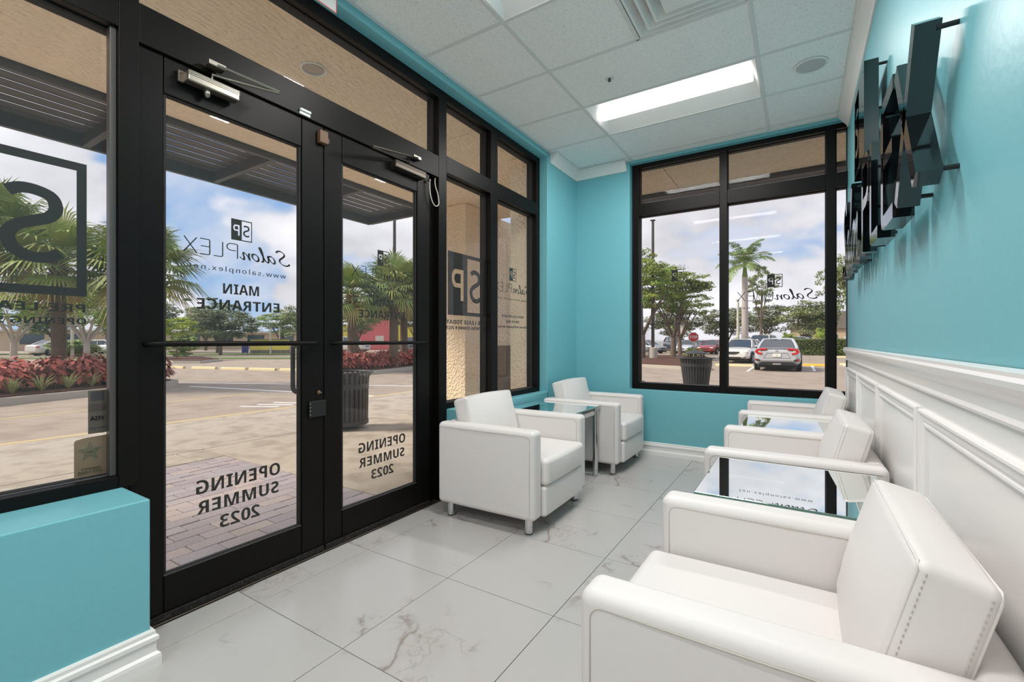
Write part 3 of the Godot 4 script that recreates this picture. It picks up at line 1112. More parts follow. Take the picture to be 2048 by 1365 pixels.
func door_leaf(called: String, label: String, za: float, zb: float, ga: float, gb: float, first: bool) -> void:
	var d := struct(called, label)
	var xi := -2.265
	var xo := -2.31
	bar(d, V(xo, 0.012, za), V(xi, 2.38, ga + 0.004), "stile")
	bar(d, V(xo, 0.012, gb - 0.004), V(xi, 2.38, zb), "stile")
	bar(d, V(xo, 0.012, ga), V(xi, 0.188, gb), "bottom_rail")
	bar(d, V(xo, 2.226, ga), V(xi, 2.38, gb), "top_rail")
	pane_x(d, GLASS, 0.184, 2.23, ga, gb)
	# worn sweep along the foot of the door
	var s := Sh.new()
	s.rbox(V(xi, 0.006, minf(za, zb) + 0.004), V(xi + 0.012, 0.034, maxf(za, zb) - 0.004), 0.003, 1)
	part("door_sweep", s, M.worn_rubber, d)
	# push bar across the pane
	s = Sh.new()
	var a := za - 0.05
	var b := zb + 0.05
	var yb := 1.168
	s.tube(PackedVector3Array([V(xi - 0.01, yb, a), V(xi + 0.03, yb, a - 0.012), V(xi + 0.045, yb, a - 0.05), V(xi + 0.047, yb, (a + b) * 0.5), V(xi + 0.045, yb, b + 0.05), V(xi + 0.03, yb, b + 0.012), V(xi - 0.01, yb, b)]), 0.0125, 0.0125, 10)
	part("push_bar", s, M.bronze_metal, d)
	var g0 := minf(ga, gb)
	var word := -1.418 if first else -2.309
	var off := 0.0 if first else -0.8895
	square_mark(d, 0, GLASS, -1.223 + off, -1.125 + off, 1.664, 1.765, 0.05)
	word_mark(d, 0, GLASS, word, -0.925 + off, 1.575, 1.644)
	lettering(d, "www.salonplex.net", 0, GLASS, -1.398 + off, -0.945 + off, 1.500, 1.531, false, 9)
	lettering(d, "MAIN", 0, GLASS, -1.257 + off, -1.089 + off, 1.403, 1.452)
	lettering(d, "ENTRANCE", 0, GLASS, -1.363 + off, -0.979 + off, 1.326, 1.375)
	lettering(d, "OPENING", 0, GLASS, -1.366 + off, -0.976 + off, 0.489, 0.551)
	lettering(d, "SUMMER", 0, GLASS, -1.358 + off, -0.98 + off, 0.397, 0.457)
	lettering(d, "2023", 0, GLASS, -1.261 + off, -1.075 + off, 0.307, 0.367)


func build_end_window() -> void:
	var w := struct("window_4", "wide black framed end wall window looking on the parking lot")
	var zi := -4.87
	var zo := -4.99
	bar(w, V(-1.53, 0.668, zo), V(-1.462, 3.078, zi), "post")
	bar(w, V(-0.666, 0.668, zo), V(-0.598, 3.078, zi), "post")
	bar(w, V(0.196, 0.668, zo), V(0.266, 3.078, zi), "post")
	for e in [[-1.462, -0.666], [-0.598, 0.196], [0.266, 0.35]]:
		bar(w, V(e[0], 0.668, zo), V(e[1], 0.735, zi), "sill_bar")
		bar(w, V(e[0], 2.52, zo), V(e[1], 2.65, zi), "transom_bar")
		bar(w, V(e[0], 3.028, zo), V(e[1], 3.078, zi), "head_bar")
		pane_z(w, FARGLASS, 0.733, 2.522, e[0], e[1])
		pane_z(w, FARGLASS, 2.648, 3.03, e[0], e[1])
	square_mark(w, 1, FARGLASS, -1.012, -1.135, 1.804, 1.923, 0.05)
	word_mark(w, 1, FARGLASS, -0.747, -1.39, 1.686, 1.768)
	lettering(w, "www.salonplex.net", 1, FARGLASS, -0.775, -1.36, 1.606, 1.634, false, 9)
	lettering(w, "OWN A SALON SUITE", 1, FARGLASS, -0.863, -1.26, 1.444, 1.470)
	lettering(w, "239 919 7653", 1, FARGLASS, -0.955, -1.19, 1.397, 1.421)
	lettering(w, "All Beauty Professions Welcome", 1, FARGLASS, -0.761, -1.39, 1.342, 1.376)
	square_mark(w, 1, FARGLASS, -0.136, -0.262, 1.684, 1.805, 0.05)
	word_mark(w, 1, FARGLASS, 0.13, -0.517, 1.566, 1.655)
	lettering(w, "www.salonplex.net", 1, FARGLASS, 0.10, -0.50, 1.482, 1.511, false, 9)


func build_right_wall() -> void:
	var w := struct("wall_right", "teal upper wall over white panelled wainscot behind the armchairs")
	var s := Sh.new()
	s.box(V(0.35, -0.1, -5.08), V(0.5, 3.42, 3.15))
	part("wall_face", s, M.teal_paint, w)
	s = Sh.new()
	s.box(V(0.342, 0.0, -4.798), V(0.3505, 1.04, 3.15))
	part("wainscot", s, M.white_paint, w)
	s = Sh.new()
	s.moulding(RAIL_PROF, V(0.346, 1.018, -4.84), V(0.346, 1.018, 3.15), Vector3.LEFT, Vector3.UP)
	part("chair_rail", s, M.white_paint, w)
	var prof := [Vector2(0.0, 0.0), Vector2(0.0, 0.012), Vector2(0.004, 0.017), Vector2(0.010, 0.018), Vector2(0.014, 0.013), Vector2(0.030, 0.011), Vector2(0.040, 0.006), Vector2(0.043, 0.009), Vector2(0.048, 0.010), Vector2(0.053, 0.008), Vector2(0.056, 0.0)]
	var edges := [[-4.765, -3.880], [-3.845, -2.955], [-2.920, -2.020], [-1.972, -1.075], [-1.030, -0.130], [-0.085, 0.815], [0.86, 1.76], [1.805, 2.705]]
	for e in edges:
		s = Sh.new()
		var b := Basis(V(0, 0, 1), V(0, 1, 0), V(-1, 0, 0))
		s.loop(prof, Transform3D(b, V(0.342, 0.575, (e[0] + e[1]) * 0.5)), Vector2((e[1] - e[0]) * 0.5, 0.385))
		part("panel_moulding", s, M.white_paint, w)
	var t := struct("trim_2", "white crown moulding along the top of the teal side wall")
	s = Sh.new()
	s.moulding(CROWN_PROF, V(0.35, CEIL, -4.8), V(0.35, CEIL, 3.15), Vector3.LEFT, Vector3.UP)
	part("moulding", s, M.white_paint, t)
	t = struct("baseboard_right", "white stepped baseboard below the wainscot panels")
	s = Sh.new()
	s.moulding(BASE_PROF, V(0.342, 0, -4.8), V(0.342, 0, 3.15), Vector3.LEFT, Vector3.UP)
	part("moulding", s, M.white_paint, t)


func make_armchair(label: String) -> Node3D:
	# faces +x; 0.74 deep, 0.82 wide
	var o := thing("armchair", label, "armchair", Vector3.ZERO, 0.0, "white leather armchairs")
	for e in [-1.0, 1.0]:
		var s := Sh.new()
		s.rbox(V(-0.37, 0.095, e * 0.355 - 0.055), V(0.37, 0.635, e * 0.355 + 0.055), 0.03, 4, 3, V(0.0, 0.002, 0.004))
		var arm := part("arm", s, M.white_leather, o)
		for f in [-1.0, 1.0]:
			s = Sh.new()
			var z: float = e * 0.355 + f * 0.0552
			var path := PackedVector3Array([V(-0.345, 0.606, z), V(0.0, 0.606, z + f * 0.0035), V(0.312, 0.606, z)])
			for k in 6:
				var g := PI / 2 - PI / 2 * k / 5.0
				path.append(V(0.312 + 0.028 * cos(g), 0.578 + 0.028 * sin(g), z))
			path.append(V(0.340, 0.36, z + f * 0.003))
			path.append(V(0.340, 0.125, z))
			s.tube(path, 0.0017, 0.0017, 6)
			part("seam", s, M.leather_seam, arm)
	var s := Sh.new()
	s.rbox(V(-0.37, 0.095, -0.302), V(-0.282, 0.632, 0.302), 0.03, 4, 2)
	part("back_frame", s, M.white_leather, o)
	s = Sh.new()
	s.rbox(V(-0.30, 0.095, -0.299), V(0.392, 0.284, 0.299), 0.022, 3, 4, V(0.006, 0.0, 0.0))
	part("seat_base", s, M.white_leather, o)
	s = Sh.new()
	s.rbox(V(-0.285, 0.286, -0.297), V(0.402, 0.452, 0.297), 0.03, 4, 6, V(0.010, 0.014, 0.0))
	part("seat_cushion", s, M.white_leather, o)
	# leaning back cushion
	var xf := Transform3D(Basis(Vector3.BACK, deg_to_rad(15.0)), V(-0.232, 0.622, 0.0))
	s = Sh.new()
	s.rbox(V(-0.058, -0.178, -0.292), V(0.058, 0.168, 0.292), 0.02, 3, 10, V(0.036, 0.012, 0.004), xf)
	var cu := part("back_cushion", s, M.white_leather, o)
	for f in [-1.0, 1.0]:
		s = Sh.new()
		var loop := PackedVector3Array()
		for p in [[-0.158, -0.286], [0.150, -0.286], [0.162, -0.274], [0.162, 0.274], [0.150, 0.286], [-0.158, 0.286]]:
			loop.append(xf * V(f * 0.0545, p[0], p[1]))
		s.tube(loop, 0.0028, 0.0028, 6)
		part("piping", s, M.white_leather, cu)
	for f in [-1.0, 1.0]:
		s = Sh.new()
		for e in [-1.0, 1.0]:
			for k in 26:
				var y := lerpf(-0.15, 0.145, k / 25.0)
				s.tube(PackedVector3Array([xf * V(f * 0.043, y, e * (0.2925 + 0.0035 * (1.0 - pow(y / 0.17, 2.0)) * 0.45)), xf * V(f * 0.043, y + 0.006, e * (0.2925 + 0.0035 * (1.0 - pow(y / 0.17, 2.0)) * 0.45))]), 0.0011, 0.0011, 4)
		part("stitching", s, M.leather_seam, cu)
	for x in [-0.30, 0.30]:
		for z in [-0.3475, 0.3475]:
			s = Sh.new()
			s.lathe([Vector2(0.0, 0.004), Vector2(0.025, 0.004), Vector2(0.025, 0.097), Vector2(0.0, 0.097)], 24, V(x, 0, z))
			var leg := part("leg", s, M.chrome, o, "chrome tube leg")
			s = Sh.new()
			s.lathe([Vector2(0.0, 0.0), Vector2(0.024, 0.0), Vector2(0.026, 0.003), Vector2(0.026, 0.006), Vector2(0.0, 0.006)], 24, V(x, 0, z))
			part("foot_pad", s, M.dark_rubber, leg)
	return o


func make_table(label: String) -> Node3D:
	var o := thing("side_table", label, "side table", Vector3.ZERO, 0.0, "chrome and glass side tables")
	var h := 0.305
	var s := Sh.new()
	s.rbox(V(-h, 0.602, -h), V(h, 0.614, h), 0.002, 1)
	var top := part("glass_top", s, M.tabletop_glass, o, "mirror-bright glass top")
	s = Sh.new()
	s.loop([Vector2(-0.0006, -0.005), Vector2(-0.0006, 0.005)], Transform3D(Basis(Vector3.RIGHT, -PI / 2), V(0, 0.608, 0)), Vector2(h, h))
	part("glass_rim", s, M.glass_edge, top)
	for x in [-1.0, 1.0]:
		for z in [-1.0, 1.0]:
			s = Sh.new()
			s.lathe([Vector2(0.0, 0.003), Vector2(0.024, 0.003), Vector2(0.024, 0.580), Vector2(0.020, 0.586), Vector2(0.009, 0.587), Vector2(0.009, 0.596), Vector2(0.016, 0.597), Vector2(0.016, 0.602), Vector2(0.0, 0.602)], 24, V(x * (h - 0.034), 0, z * (h - 0.034)))
			var leg := part("leg", s, M.chrome, o)
			s = Sh.new()
			s.lathe([Vector2(0.0, 0.0), Vector2(0.022, 0.0), Vector2(0.025, 0.003), Vector2(0.0, 0.004)], 24, V(x * (h - 0.034), 0, z * (h - 0.034)))
			part("foot_pad", s, M.dark_rubber, leg)
	for e in [-1.0, 1.0]:
		s = Sh.new()
		s.rbox(V(-h + 0.05, 0.535, e * (h - 0.034) - 0.008), V(h - 0.05, 0.570, e * (h - 0.034) + 0.008), 0.003, 1)
		part("rail", s, M.chrome, o)
		s = Sh.new()
		s.rbox(V(e * (h - 0.034) - 0.008, 0.535, -h + 0.05), V(e * (h - 0.034) + 0.008, 0.570, h - 0.05), 0.003, 1)
		part("rail", s, M.chrome, o)
	return o


func build_furniture() -> void:
	var c := make_armchair("white leather armchair standing alone by the glass doors")
	c.position = V(-1.712, 0, -2.762)
	c.rotation.y = deg_to_rad(1.2)
	copy_of(c, V(-1.712, 0, -4.253), deg_to_rad(0.5), "white leather armchair in the teal corner beside the pier")
	copy_of(c, V(-0.045, 0, -1.338), PI, "white leather armchair closest to the camera, its back to the wainscot")
	copy_of(c, V(-0.045, 0, -2.895), PI, "white leather armchair between the two mirrored side tables")
	copy_of(c, V(-0.040, 0, -4.376), PI, "white leather armchair under the end window, touching the end wall")
	var t := make_table("chrome and glass side table between the two armchairs facing the wainscot")
	t.position = V(-1.790, 0, -3.512)
	copy_of(t, V(-0.032, 0, -2.125), 0.0, "chrome and glass side table just past the closest armchair, reflecting window lettering")
	copy_of(t, V(-0.032, 0, -3.650), 0.0, "chrome and glass side table before the armchair under the end window")


func build_hardware() -> void:
	closer(-1.016, -2.2, 2.318, 0.212, -0.902, V(-2.205, 2.408, -1.02), V(-2.12, 2.374, -1.262), "aluminium overhead door closer on the leaf with the pull handle", M.steel, true)
	closer(-2.246, -2.215, 2.338, 0.285, -2.12, V(-2.235, 2.44, -2.305), V(-2.12, 2.318, -1.83), "dark overhead door closer on the leaf beside the armchair", M.dark_steel, false)
	# wire loop at the hinge side
	var o := thing("wire_loop", "cream cable loop hanging from the door head", "cable", V(-2.26, 2.33, -2.45))
	var s := Sh.new()
	var path := PackedVector3Array()
	for p in [[0.02, 0.0, 0.0], [0.021, -0.06, 0.0], [0.022, -0.12, -0.012], [0.022, -0.162, -0.04], [0.022, -0.168, -0.07], [0.018, -0.14, -0.10], [0.010, -0.07, -0.098], [-0.005, -0.01, -0.088], [-0.012, 0.045, -0.09]]:
		path.append(V(p[0], p[1], p[2]))
	var cv := Curve3D.new()
	for i in path.size():
		var tan := (path[mini(i + 1, path.size() - 1)] - path[maxi(i - 1, 0)]) / 6.0
		cv.add_point(path[i], -tan, tan)
	s.tube(cv.tessellate(4, 4), 0.004, 0.004, 8)
	part("cable", s, M.wire_cream, o)
	for p in [path[0], path[-1]]:
		s = Sh.new()
		s.rbox(p - V(0.012, 0.008, 0.008), p + V(0.006, 0.008, 0.008), 0.002, 1)
		part("clamp", s, M.dark_steel, o)
	# contact sensor on the head, in two halves
	o = thing("contact_sensor", "small white two-piece contact sensor at the door head", "sensor", V(-2.25, 2.405, -1.481))
	s = Sh.new()
	s.rbox(V(0.0, 0.001, -0.031), V(0.016, 0.014, 0.031), 0.003, 2)
	part("switch", s, M.plastic_white, o)
	s = Sh.new()
	s.rbox(V(-0.015, -0.016, -0.031), V(0.008, -0.001, 0.031), 0.003, 2)
	part("magnet", s, M.plastic_white, o)
	# strike box on the meeting stiles
	o = thing("latch_keeper", "brown latch keeper box on the meeting stiles", "latch", V(-2.265, 2.315, -1.592))
	s = Sh.new()
	s.rbox(V(0.0, -0.035, -0.026), V(0.03, 0.035, 0.026), 0.004, 2)
	part("cover", s, M.brown_plastic, o)
	s = Sh.new()
	s.rbox(V(0.0, -0.022, -0.042), V(0.018, 0.006, -0.027), 0.002, 1)
	part("bolt", s, M.dark_steel, o)
	# lock case and thumb turn
	o = thing("door_lock", "black rim lock case with exposed screws on the meeting stile", "lock", V(-2.265, 0.806, -1.566))
	s = Sh.new()
	s.rbox(V(0.0, -0.044, -0.050), V(0.012, 0.044, 0.054), 0.003, 1)
	part("case", s, M.matt_black, o)
	for k in 4:
		s = Sh.new()
		s.ball(V(0.012, 0.03 - 0.02 * k, 0.048), V(0.003, 0.005, 0.004), 8, 4)
		part("screw", s, M.steel, o)
	o = thing("thumb_turn", "small brass thumb turn above the lock case", "knob", V(-2.265, 0.894, -1.574))
	s = Sh.new()
	s.ball(V(0.006, 0, 0), V(0.007, 0.012, 0.012), 12, 6)
	part("rose", s, M.brown_plastic, o)
	s = Sh.new()
	s.rbox(V(0.008, -0.003, -0.010), V(0.020, 0.003, 0.002), 0.002, 1)
	part("turn_piece", s, M.steel, o)
	# pull handle on the street side
	o = thing("pull_handle", "dark offset pull handle seen through the door pane", "handle", V(-2.31, 1.03, -1.55))
	s = Sh.new()
	path = PackedVector3Array([V(0.0, 0.135, 0.0), V(-0.05, 0.135, 0.008)])
	for k in 5:
		var g := PI / 2 * k / 4.0
		path.append(V(-0.06, 0.105 + 0.03 * cos(g), 0.030 + 0.03 * sin(g)))
	for k in 5:
		var g := PI / 2 * k / 4.0
		path.append(V(-0.06, -0.105 - 0.03 * sin(g), 0.030 + 0.03 * cos(g)))
	path.append(V(-0.05, -0.135, 0.008))
	path.append(V(0.0, -0.135, 0.0))
	s.tube(path, 0.0125, 0.0125, 10)
	part("grip", s, M.bronze_metal, o)
	# exit sign hanging at the header
	o = thing("exit_sign", "clear edge-lit exit sign with red letters at the ceiling", "sign", V(-2.05, 2.99, -1.37))
	s = Sh.new()
	s.rbox(V(-0.004, -0.1, -0.16), V(0.004, 0.085, 0.16), 0.003, 1)
	mat("exit_panel", rgb(214, 214, 212), 0.15)
	mat("exit_red", rgb(206, 44, 44), 0.4)
	part("panel", s, M.exit_panel, o)
	s = Sh.new()
	s.loop([Vector2(0.0, 0.0045), Vector2(0.004, 0.0045)], Transform3D(Basis(V(0, 0, -1), V(0, 1, 0), V(1, 0, 0)), V(0, -0.0075, 0)), Vector2(0.16, 0.0925))
	part("border", s, M.exit_red, o)
	var t := TextMesh.new()
	var f := SystemFont.new()
	f.font_names = PackedStringArray(["Droid Sans"])
	f.font_weight = 700
	t.font = f
	t.text = "EXIT"
	t.font_size = 64
	t.pixel_size = 0.0021
	t.depth = 0.002
	var p := part("lettering", t, M.exit_red, o)
	p.transform = Transform3D(Basis(V(0, 0, -1), V(0, 1, 0), V(1, 0, 0)), V(0.005, 0.0, 0))
	s = Sh.new()
	s.rbox(V(-0.02, 0.085, -0.12), V(0.02, 0.108, 0.12), 0.004, 1)
	part("canopy", s, M.plastic_white, o)


func closer(zc: float, x: float, y: float, length: float, plate: float, br: Vector3, tip: Vector3, label: String, m: Material, knob: bool) -> void:
	var o := thing("door_closer", label, "door closer", V(x, y, zc), 0.0, "overhead door closers")
	var s := Sh.new()
	var hl := length * 0.5
	s.rbox(V(-0.052, -0.024, -hl), V(0.0, 0.024, hl), 0.006, 2)
	part("body", s, m, o)
	for k in 3:
		s = Sh.new()
		s.rbox(V(-0.004, 0.004 + 0.0075 * k - 0.002, -hl + 0.001), V(0.0022, 0.004 + 0.0075 * k + 0.002, hl - 0.001), 0.0012, 1)
		part("rib", s, m, o)
	s = Sh.new()
	s.rbox(V(-0.062, -0.026, plate - zc - 0.012), V(-0.044, 0.026, plate - zc + 0.012), 0.004, 1)
	part("mounting_lug", s, M.dark_steel, o)
	if knob:
		s = Sh.new()
		s.lathe([Vector2(0.0, -0.034), Vector2(0.009, -0.030), Vector2(0.014, -0.018), Vector2(0.014, 0.0), Vector2(0.0, 0.0)], 8, V(-0.03, -0.022, 0.02))
		part("pinion_cap", s, M.steel, o)
	# arms: from the pinion to the elbow, from the elbow to the head bracket
	var pin := V(-0.03, 0.03, 0.0)
	s = Sh.new()
	s.tube(PackedVector3Array([pin, pin + V(0.005, 0.025, 0.0), (tip - o.position).lerp(pin, 0.8) + V(0, 0.02, 0), tip - o.position]), 0.0065, 0.0075, 8, true, 0.7)
	part("main_arm", s, m, o)
	s = Sh.new()
	s.tube(PackedVector3Array([tip - o.position + V(0, 0.006, 0), br - o.position + V(0.02, -0.004, 0)]), 0.0085, 0.0055, 8)
	part("forearm", s, m, o)
	s = Sh.new()
	s.rbox(br - o.position - V(0.03, 0.012, 0.036), br - o.position + V(0.02, 0.012, 0.036), 0.004, 1)
	part("bracket", s, M.steel, o)


func letter_piece(o: Node3D, called: String, strokes: Array, w: float, xf: Transform3D, nib := Vector2.ZERO) -> MeshInstance3D:
	var s := Sh.new()
	for st in strokes:
		s.stroke(st, w, xf, 0.0, 0.056, nib)
	return part(called, s, M.gloss_black, o)


func build_sign() -> void:
	# raised black letters on stand-off pins; they read towards the camera, so local x runs along +z
	var b := Basis(V(0, 0, 1), V(0, 1, 0), V(-1, 0, 0))
	var x := 0.316
	var plex := plex_strokes()
	var sets := [["P", [plex[0]], 0.0, 0.575, -2.83, -2.60], ["L", [plex[1]], 0.80, 1.26, -2.52, -2.31], ["E", [plex[2], plex[3]], 1.46, 1.93, -2.19, -1.956], ["X", [plex[4], plex[5]], 2.10, 2.72, -1.90, -1.622]]
	var h := 0.425
	var y := 1.615
	for e in sets:
		var lo: float = e[2]
		var hi: float = e[3]
		var z0: float = e[4]
		var z1: float = e[5]
		var o := thing("sign_letter", "black gloss raised letter %s of the teal wall sign" % e[0], "letter", V(x, y, (z0 + z1) * 0.5), 0.0, "raised letters of the wall sign")
		var st := []
		for p in e[1]:
			var q := PackedVector2Array()
			for v in p:
				q.append(Vector2(lerpf(z0, z1, (v.x - lo) / (hi - lo)) - o.position.z, v.y * h))
			st.append(q)
		letter_piece(o, "letter_face", st, 0.052, Transform3D(b, Vector3.ZERO))
		pins(o, [Vector2(z0 - o.position.z, 0.02), Vector2(z0 - o.position.z, h - 0.02), Vector2(z1 - o.position.z, 0.02), Vector2(z1 - o.position.z, h * 0.93)] if e[0] == "X" else [Vector2(z0 - o.position.z, 0.03), Vector2(z0 - o.position.z, h * 0.5), Vector2(z0 - o.position.z, h - 0.02)])
	# the script word
	var sal := salon_strokes()
	var sc := 0.335
	var label := ["S", "a", "l", "o", "n"]
	for i in 5:
		var o := thing("sign_letter", "black gloss raised script letter %s of the teal wall sign" % label[i], "letter", V(x, y + 0.02, -4.06), 0.0, "raised letters of the wall sign")
		var st := PackedVector2Array()
		for v in sal[i]:
			st.append(Vector2(v.x * sc, v.y * 0.44))
		o.position.z = -4.02 + st[0].x
		var st2 := PackedVector2Array()
		for v in st:
			st2.append(v - Vector2(st[0].x, 0))
		letter_piece(o, "letter_face", [st2], 0.06, Transform3D(b, Vector3.ZERO), Vector2(0.76, 0.64))
		pins(o, [st2[1], st2[st2.size() / 2], st2[-2]])
	# the square mark above
	var o := thing("sign_mark", "black gloss square mark above the raised wall lettering", "sign", V(x, 2.075, -2.98), 0.0)
	var s := Sh.new()
	var hw := 0.225
	s.box(V(-0.056, 0.0, 0.0), V(0.0, 0.45, hw))
	part("solid_half", s, M.gloss_black, o)
	s = Sh.new()
	s.box(V(-0.056, 0.0, -hw), V(0.0, 0.025, 0.0))
	s.box(V(-0.056, 0.425, -hw), V(0.0, 0.45, 0.0))
	s.box(V(-0.056, 0.025, -hw), V(0.0, 0.425, -hw + 0.025))
	part("open_half", s, M.gloss_black, o)
	s = Sh.new()
	var pts := PackedVector2Array()
	for p in [[-0.045, 0.315], [-0.072, 0.33], [-0.108, 0.33], [-0.142, 0.315], [-0.15, 0.28], [-0.135, 0.25], [-0.10, 0.232], [-0.062, 0.212], [-0.045, 0.18], [-0.055, 0.142], [-0.09, 0.12], [-0.13, 0.12], [-0.16, 0.137]]:
		pts.append(Vector2(p[0], p[1]))
	s.stroke(pts, 0.036, Transform3D(b, Vector3.ZERO), 0.0, 0.056)
	part("letter_s", s, M.gloss_black, o)
	pins(o, [Vector2(0.2, 0.43), Vector2(0.2, 0.02), Vector2(-0.2, 0.43), Vector2(-0.2, 0.02), Vector2(0.2, 0.22)])


func pins(o: Node3D, at: Array) -> void:
	for p in at:
		var s := Sh.new()
		s.tube(PackedVector3Array([V(-0.01, p.y, p.x), V(0.0345, p.y, p.x)]), 0.007, 0.007, 8)
		part("standoff_pin", s, M.matt_black, o)


func build_outside() -> void:
	outside_materials()
	build_ground()
	build_canopy()
	build_street_furniture()
	build_beds()
	build_trees()
	build_cars()
	build_far_buildings()


func outside_materials() -> void:
	var speck := noise_tex(512, 0.02, 41, [[0.0, Color(0.86, 0.84, 0.82)], [0.5, Color(0.97, 0.96, 0.95)], [1.0, Color(1, 1, 1)]])
	var m := mat("lot_surface", rgb(162, 150, 138), 0.9)
	m.albedo_texture = speck
	tri_uv(m, 0.11)
	bump(m, noise_tex(512, 0.3, 8, [], 2.0), 0.2)
	m = mat("sidewalk_concrete", rgb(178, 169, 158), 0.85)
	m.albedo_texture = noise_tex(512, 0.012, 44, [[0.0, Color(0.84, 0.82, 0.8)], [0.6, Color(1, 1, 1)], [1.0, Color(0.95, 0.94, 0.92)]])
	tri_uv(m, 0.4)
	mat("kerb_concrete", rgb(178, 172, 162), 0.85)
	mat("line_white", rgb(226, 226, 228), 0.7)
	mat("line_yellow", rgb(196, 176, 132), 0.7)
	mat("stop_yellow", rgb(222, 204, 158), 0.7)
	mat("stop_bright", rgb(224, 178, 60), 0.7)
	for i in 4:
		m = mat("paver_%d" % i, [rgb(176, 167, 173), rgb(166, 158, 166), rgb(184, 172, 172), rgb(172, 166, 174)][i], 0.9)
		m.albedo_texture = noise_tex(256, 0.12, 50 + i, [[0.0, Color(0.66, 0.65, 0.65)], [0.45, Color(0.95, 0.95, 0.95)], [1.0, Color(1, 1, 1)]], 0.0, FastNoiseLite.TYPE_SIMPLEX_SMOOTH, 3)
		tri_uv(m, 3.2)
	m = mat("stucco", rgb(246, 226, 196), 0.9)
	tri_uv(m, 0.8)
	bump(m, noise_tex(1024, 0.022, 60, [], 12.0), 1.6)
	m.uv1_scale = Vector3(1.1, 0.8, 0.45)
	m = mat("stucco_brown", rgb(118, 98, 76), 0.9)
	tri_uv(m, 0.8)
	bump(m, noise_tex(512, 0.03, 61, [], 5.0), 0.6)
	mat("trellis_metal", rgb(74, 71, 72), 0.5, 0.3)
	mat("trellis_pale", rgb(150, 140, 138), 0.5, 0.2)
	mat("can_metal", rgb(54, 55, 57), 0.45, 0.2)
	m = mat("mulch", rgb(112, 78, 60), 0.95)
	m.albedo_texture = noise_tex(512, 0.09, 70, [[0.0, Color(0.35, 0.32, 0.3)], [0.5, Color(0.85, 0.8, 0.78)], [1.0, Color(1, 1, 1)]])
	tri_uv(m, 0.6)
	bump(m, noise_tex(512, 0.1, 71, [], 8.0), 1.0)
	m = mat("lawn", rgb(112, 136, 70), 0.95)
	m.albedo_texture = noise_tex(512, 0.05, 72, [[0.0, Color(0.6, 0.62, 0.5)], [1.0, Color(1, 1, 1)]])
	tri_uv(m, 0.5)
	m = mat("leafage", Color.WHITE, 0.6, 0.0, 0.4)
	m.vertex_color_use_as_albedo = true
	m.backlight = Color(0.45, 0.5, 0.3)
	m = mat("bark", rgb(138, 122, 108), 0.9)
	m.albedo_texture = noise_tex(256, 0.05, 73, [[0.0, Color(0.5, 0.48, 0.46)], [1.0, Color(1, 1, 1)]])
	tri_uv(m, 1.2, false)
	m = mat("palm_bark", rgb(142, 122, 104), 0.9)
	m.albedo_texture = noise_tex(256, 0.06, 74, [[0.0, Color(0.5, 0.46, 0.43)], [1.0, Color(1, 1, 1)]])
	tri_uv(m, 2.0, false)
	bump(m, noise_tex(256, 0.06, 75, [], 6.0), 0.8)
	mat("smooth_trunk", rgb(176, 168, 164), 0.8)
	mat("pole_dark", rgb(66, 60, 58), 0.5, 0.3)
	mat("pole_pale", rgb(196, 190, 176), 0.6)
	mat("sign_red", rgb(200, 42, 44), 0.4)
	mat("sign_white", rgb(240, 240, 240), 0.5)
	mat("tyre", rgb(26, 26, 27), 0.8)
	mat("rim_alloy", rgb(176, 178, 180), 0.3, 0.8)
	mat("car_glass", rgb(52, 60, 68), 0.05, 0.0, 0.7)
	mat("car_black", rgb(24, 24, 26), 0.6)
	mat("tail_red", rgb(196, 26, 32), 0.2)
	mat("head_clear", rgb(216, 212, 200), 0.12, 0.3)
	mat("amber", rgb(226, 160, 92), 0.2)
	mat("plate_white", rgb(226, 230, 222), 0.5)
	mat("yellow_wall", rgb(224, 208, 92), 0.8)
	mat("red_wall", rgb(214, 112, 112), 0.8)
	mat("stone_base", rgb(122, 116, 108), 0.9)
	mat("pale_wall", rgb(214, 208, 196), 0.8)
	mat("tan_wall", rgb(196, 176, 150), 0.8)
	mat("roof_pale", rgb(202, 198, 190), 0.8)
	mat("blue_box", rgb(44, 66, 150), 0.5)


func slab_poly(pts: Array, y0: float, y1: float) -> Sh:
	var s := Sh.new()
	var poly := PackedVector2Array()
	for p in pts:
		poly.append(Vector2(p[0], p[1]))
	# plan (x, z) lifted to y: local z is the world's y
	s.prism(poly, Transform3D(Basis(V(1, 0, 0), V(0, 0, 1), V(0, 1, 0)), Vector3.ZERO), y0, y1)
	return s


func strip(o: Node3D, called: String, a: Vector2, b: Vector2, w: float, y: float, m: String, h := 0.004) -> void:
	var s := Sh.new()
	var d := (b - a).normalized()
	var n := Vector2(-d.y, d.x) * w * 0.5
	var pts := [[a.x + n.x, a.y + n.y], [b.x + n.x, b.y + n.y], [b.x - n.x, b.y - n.y], [a.x - n.x, a.y - n.y]]
	part(called, slab_poly(pts, y, y + h), M[m], o)


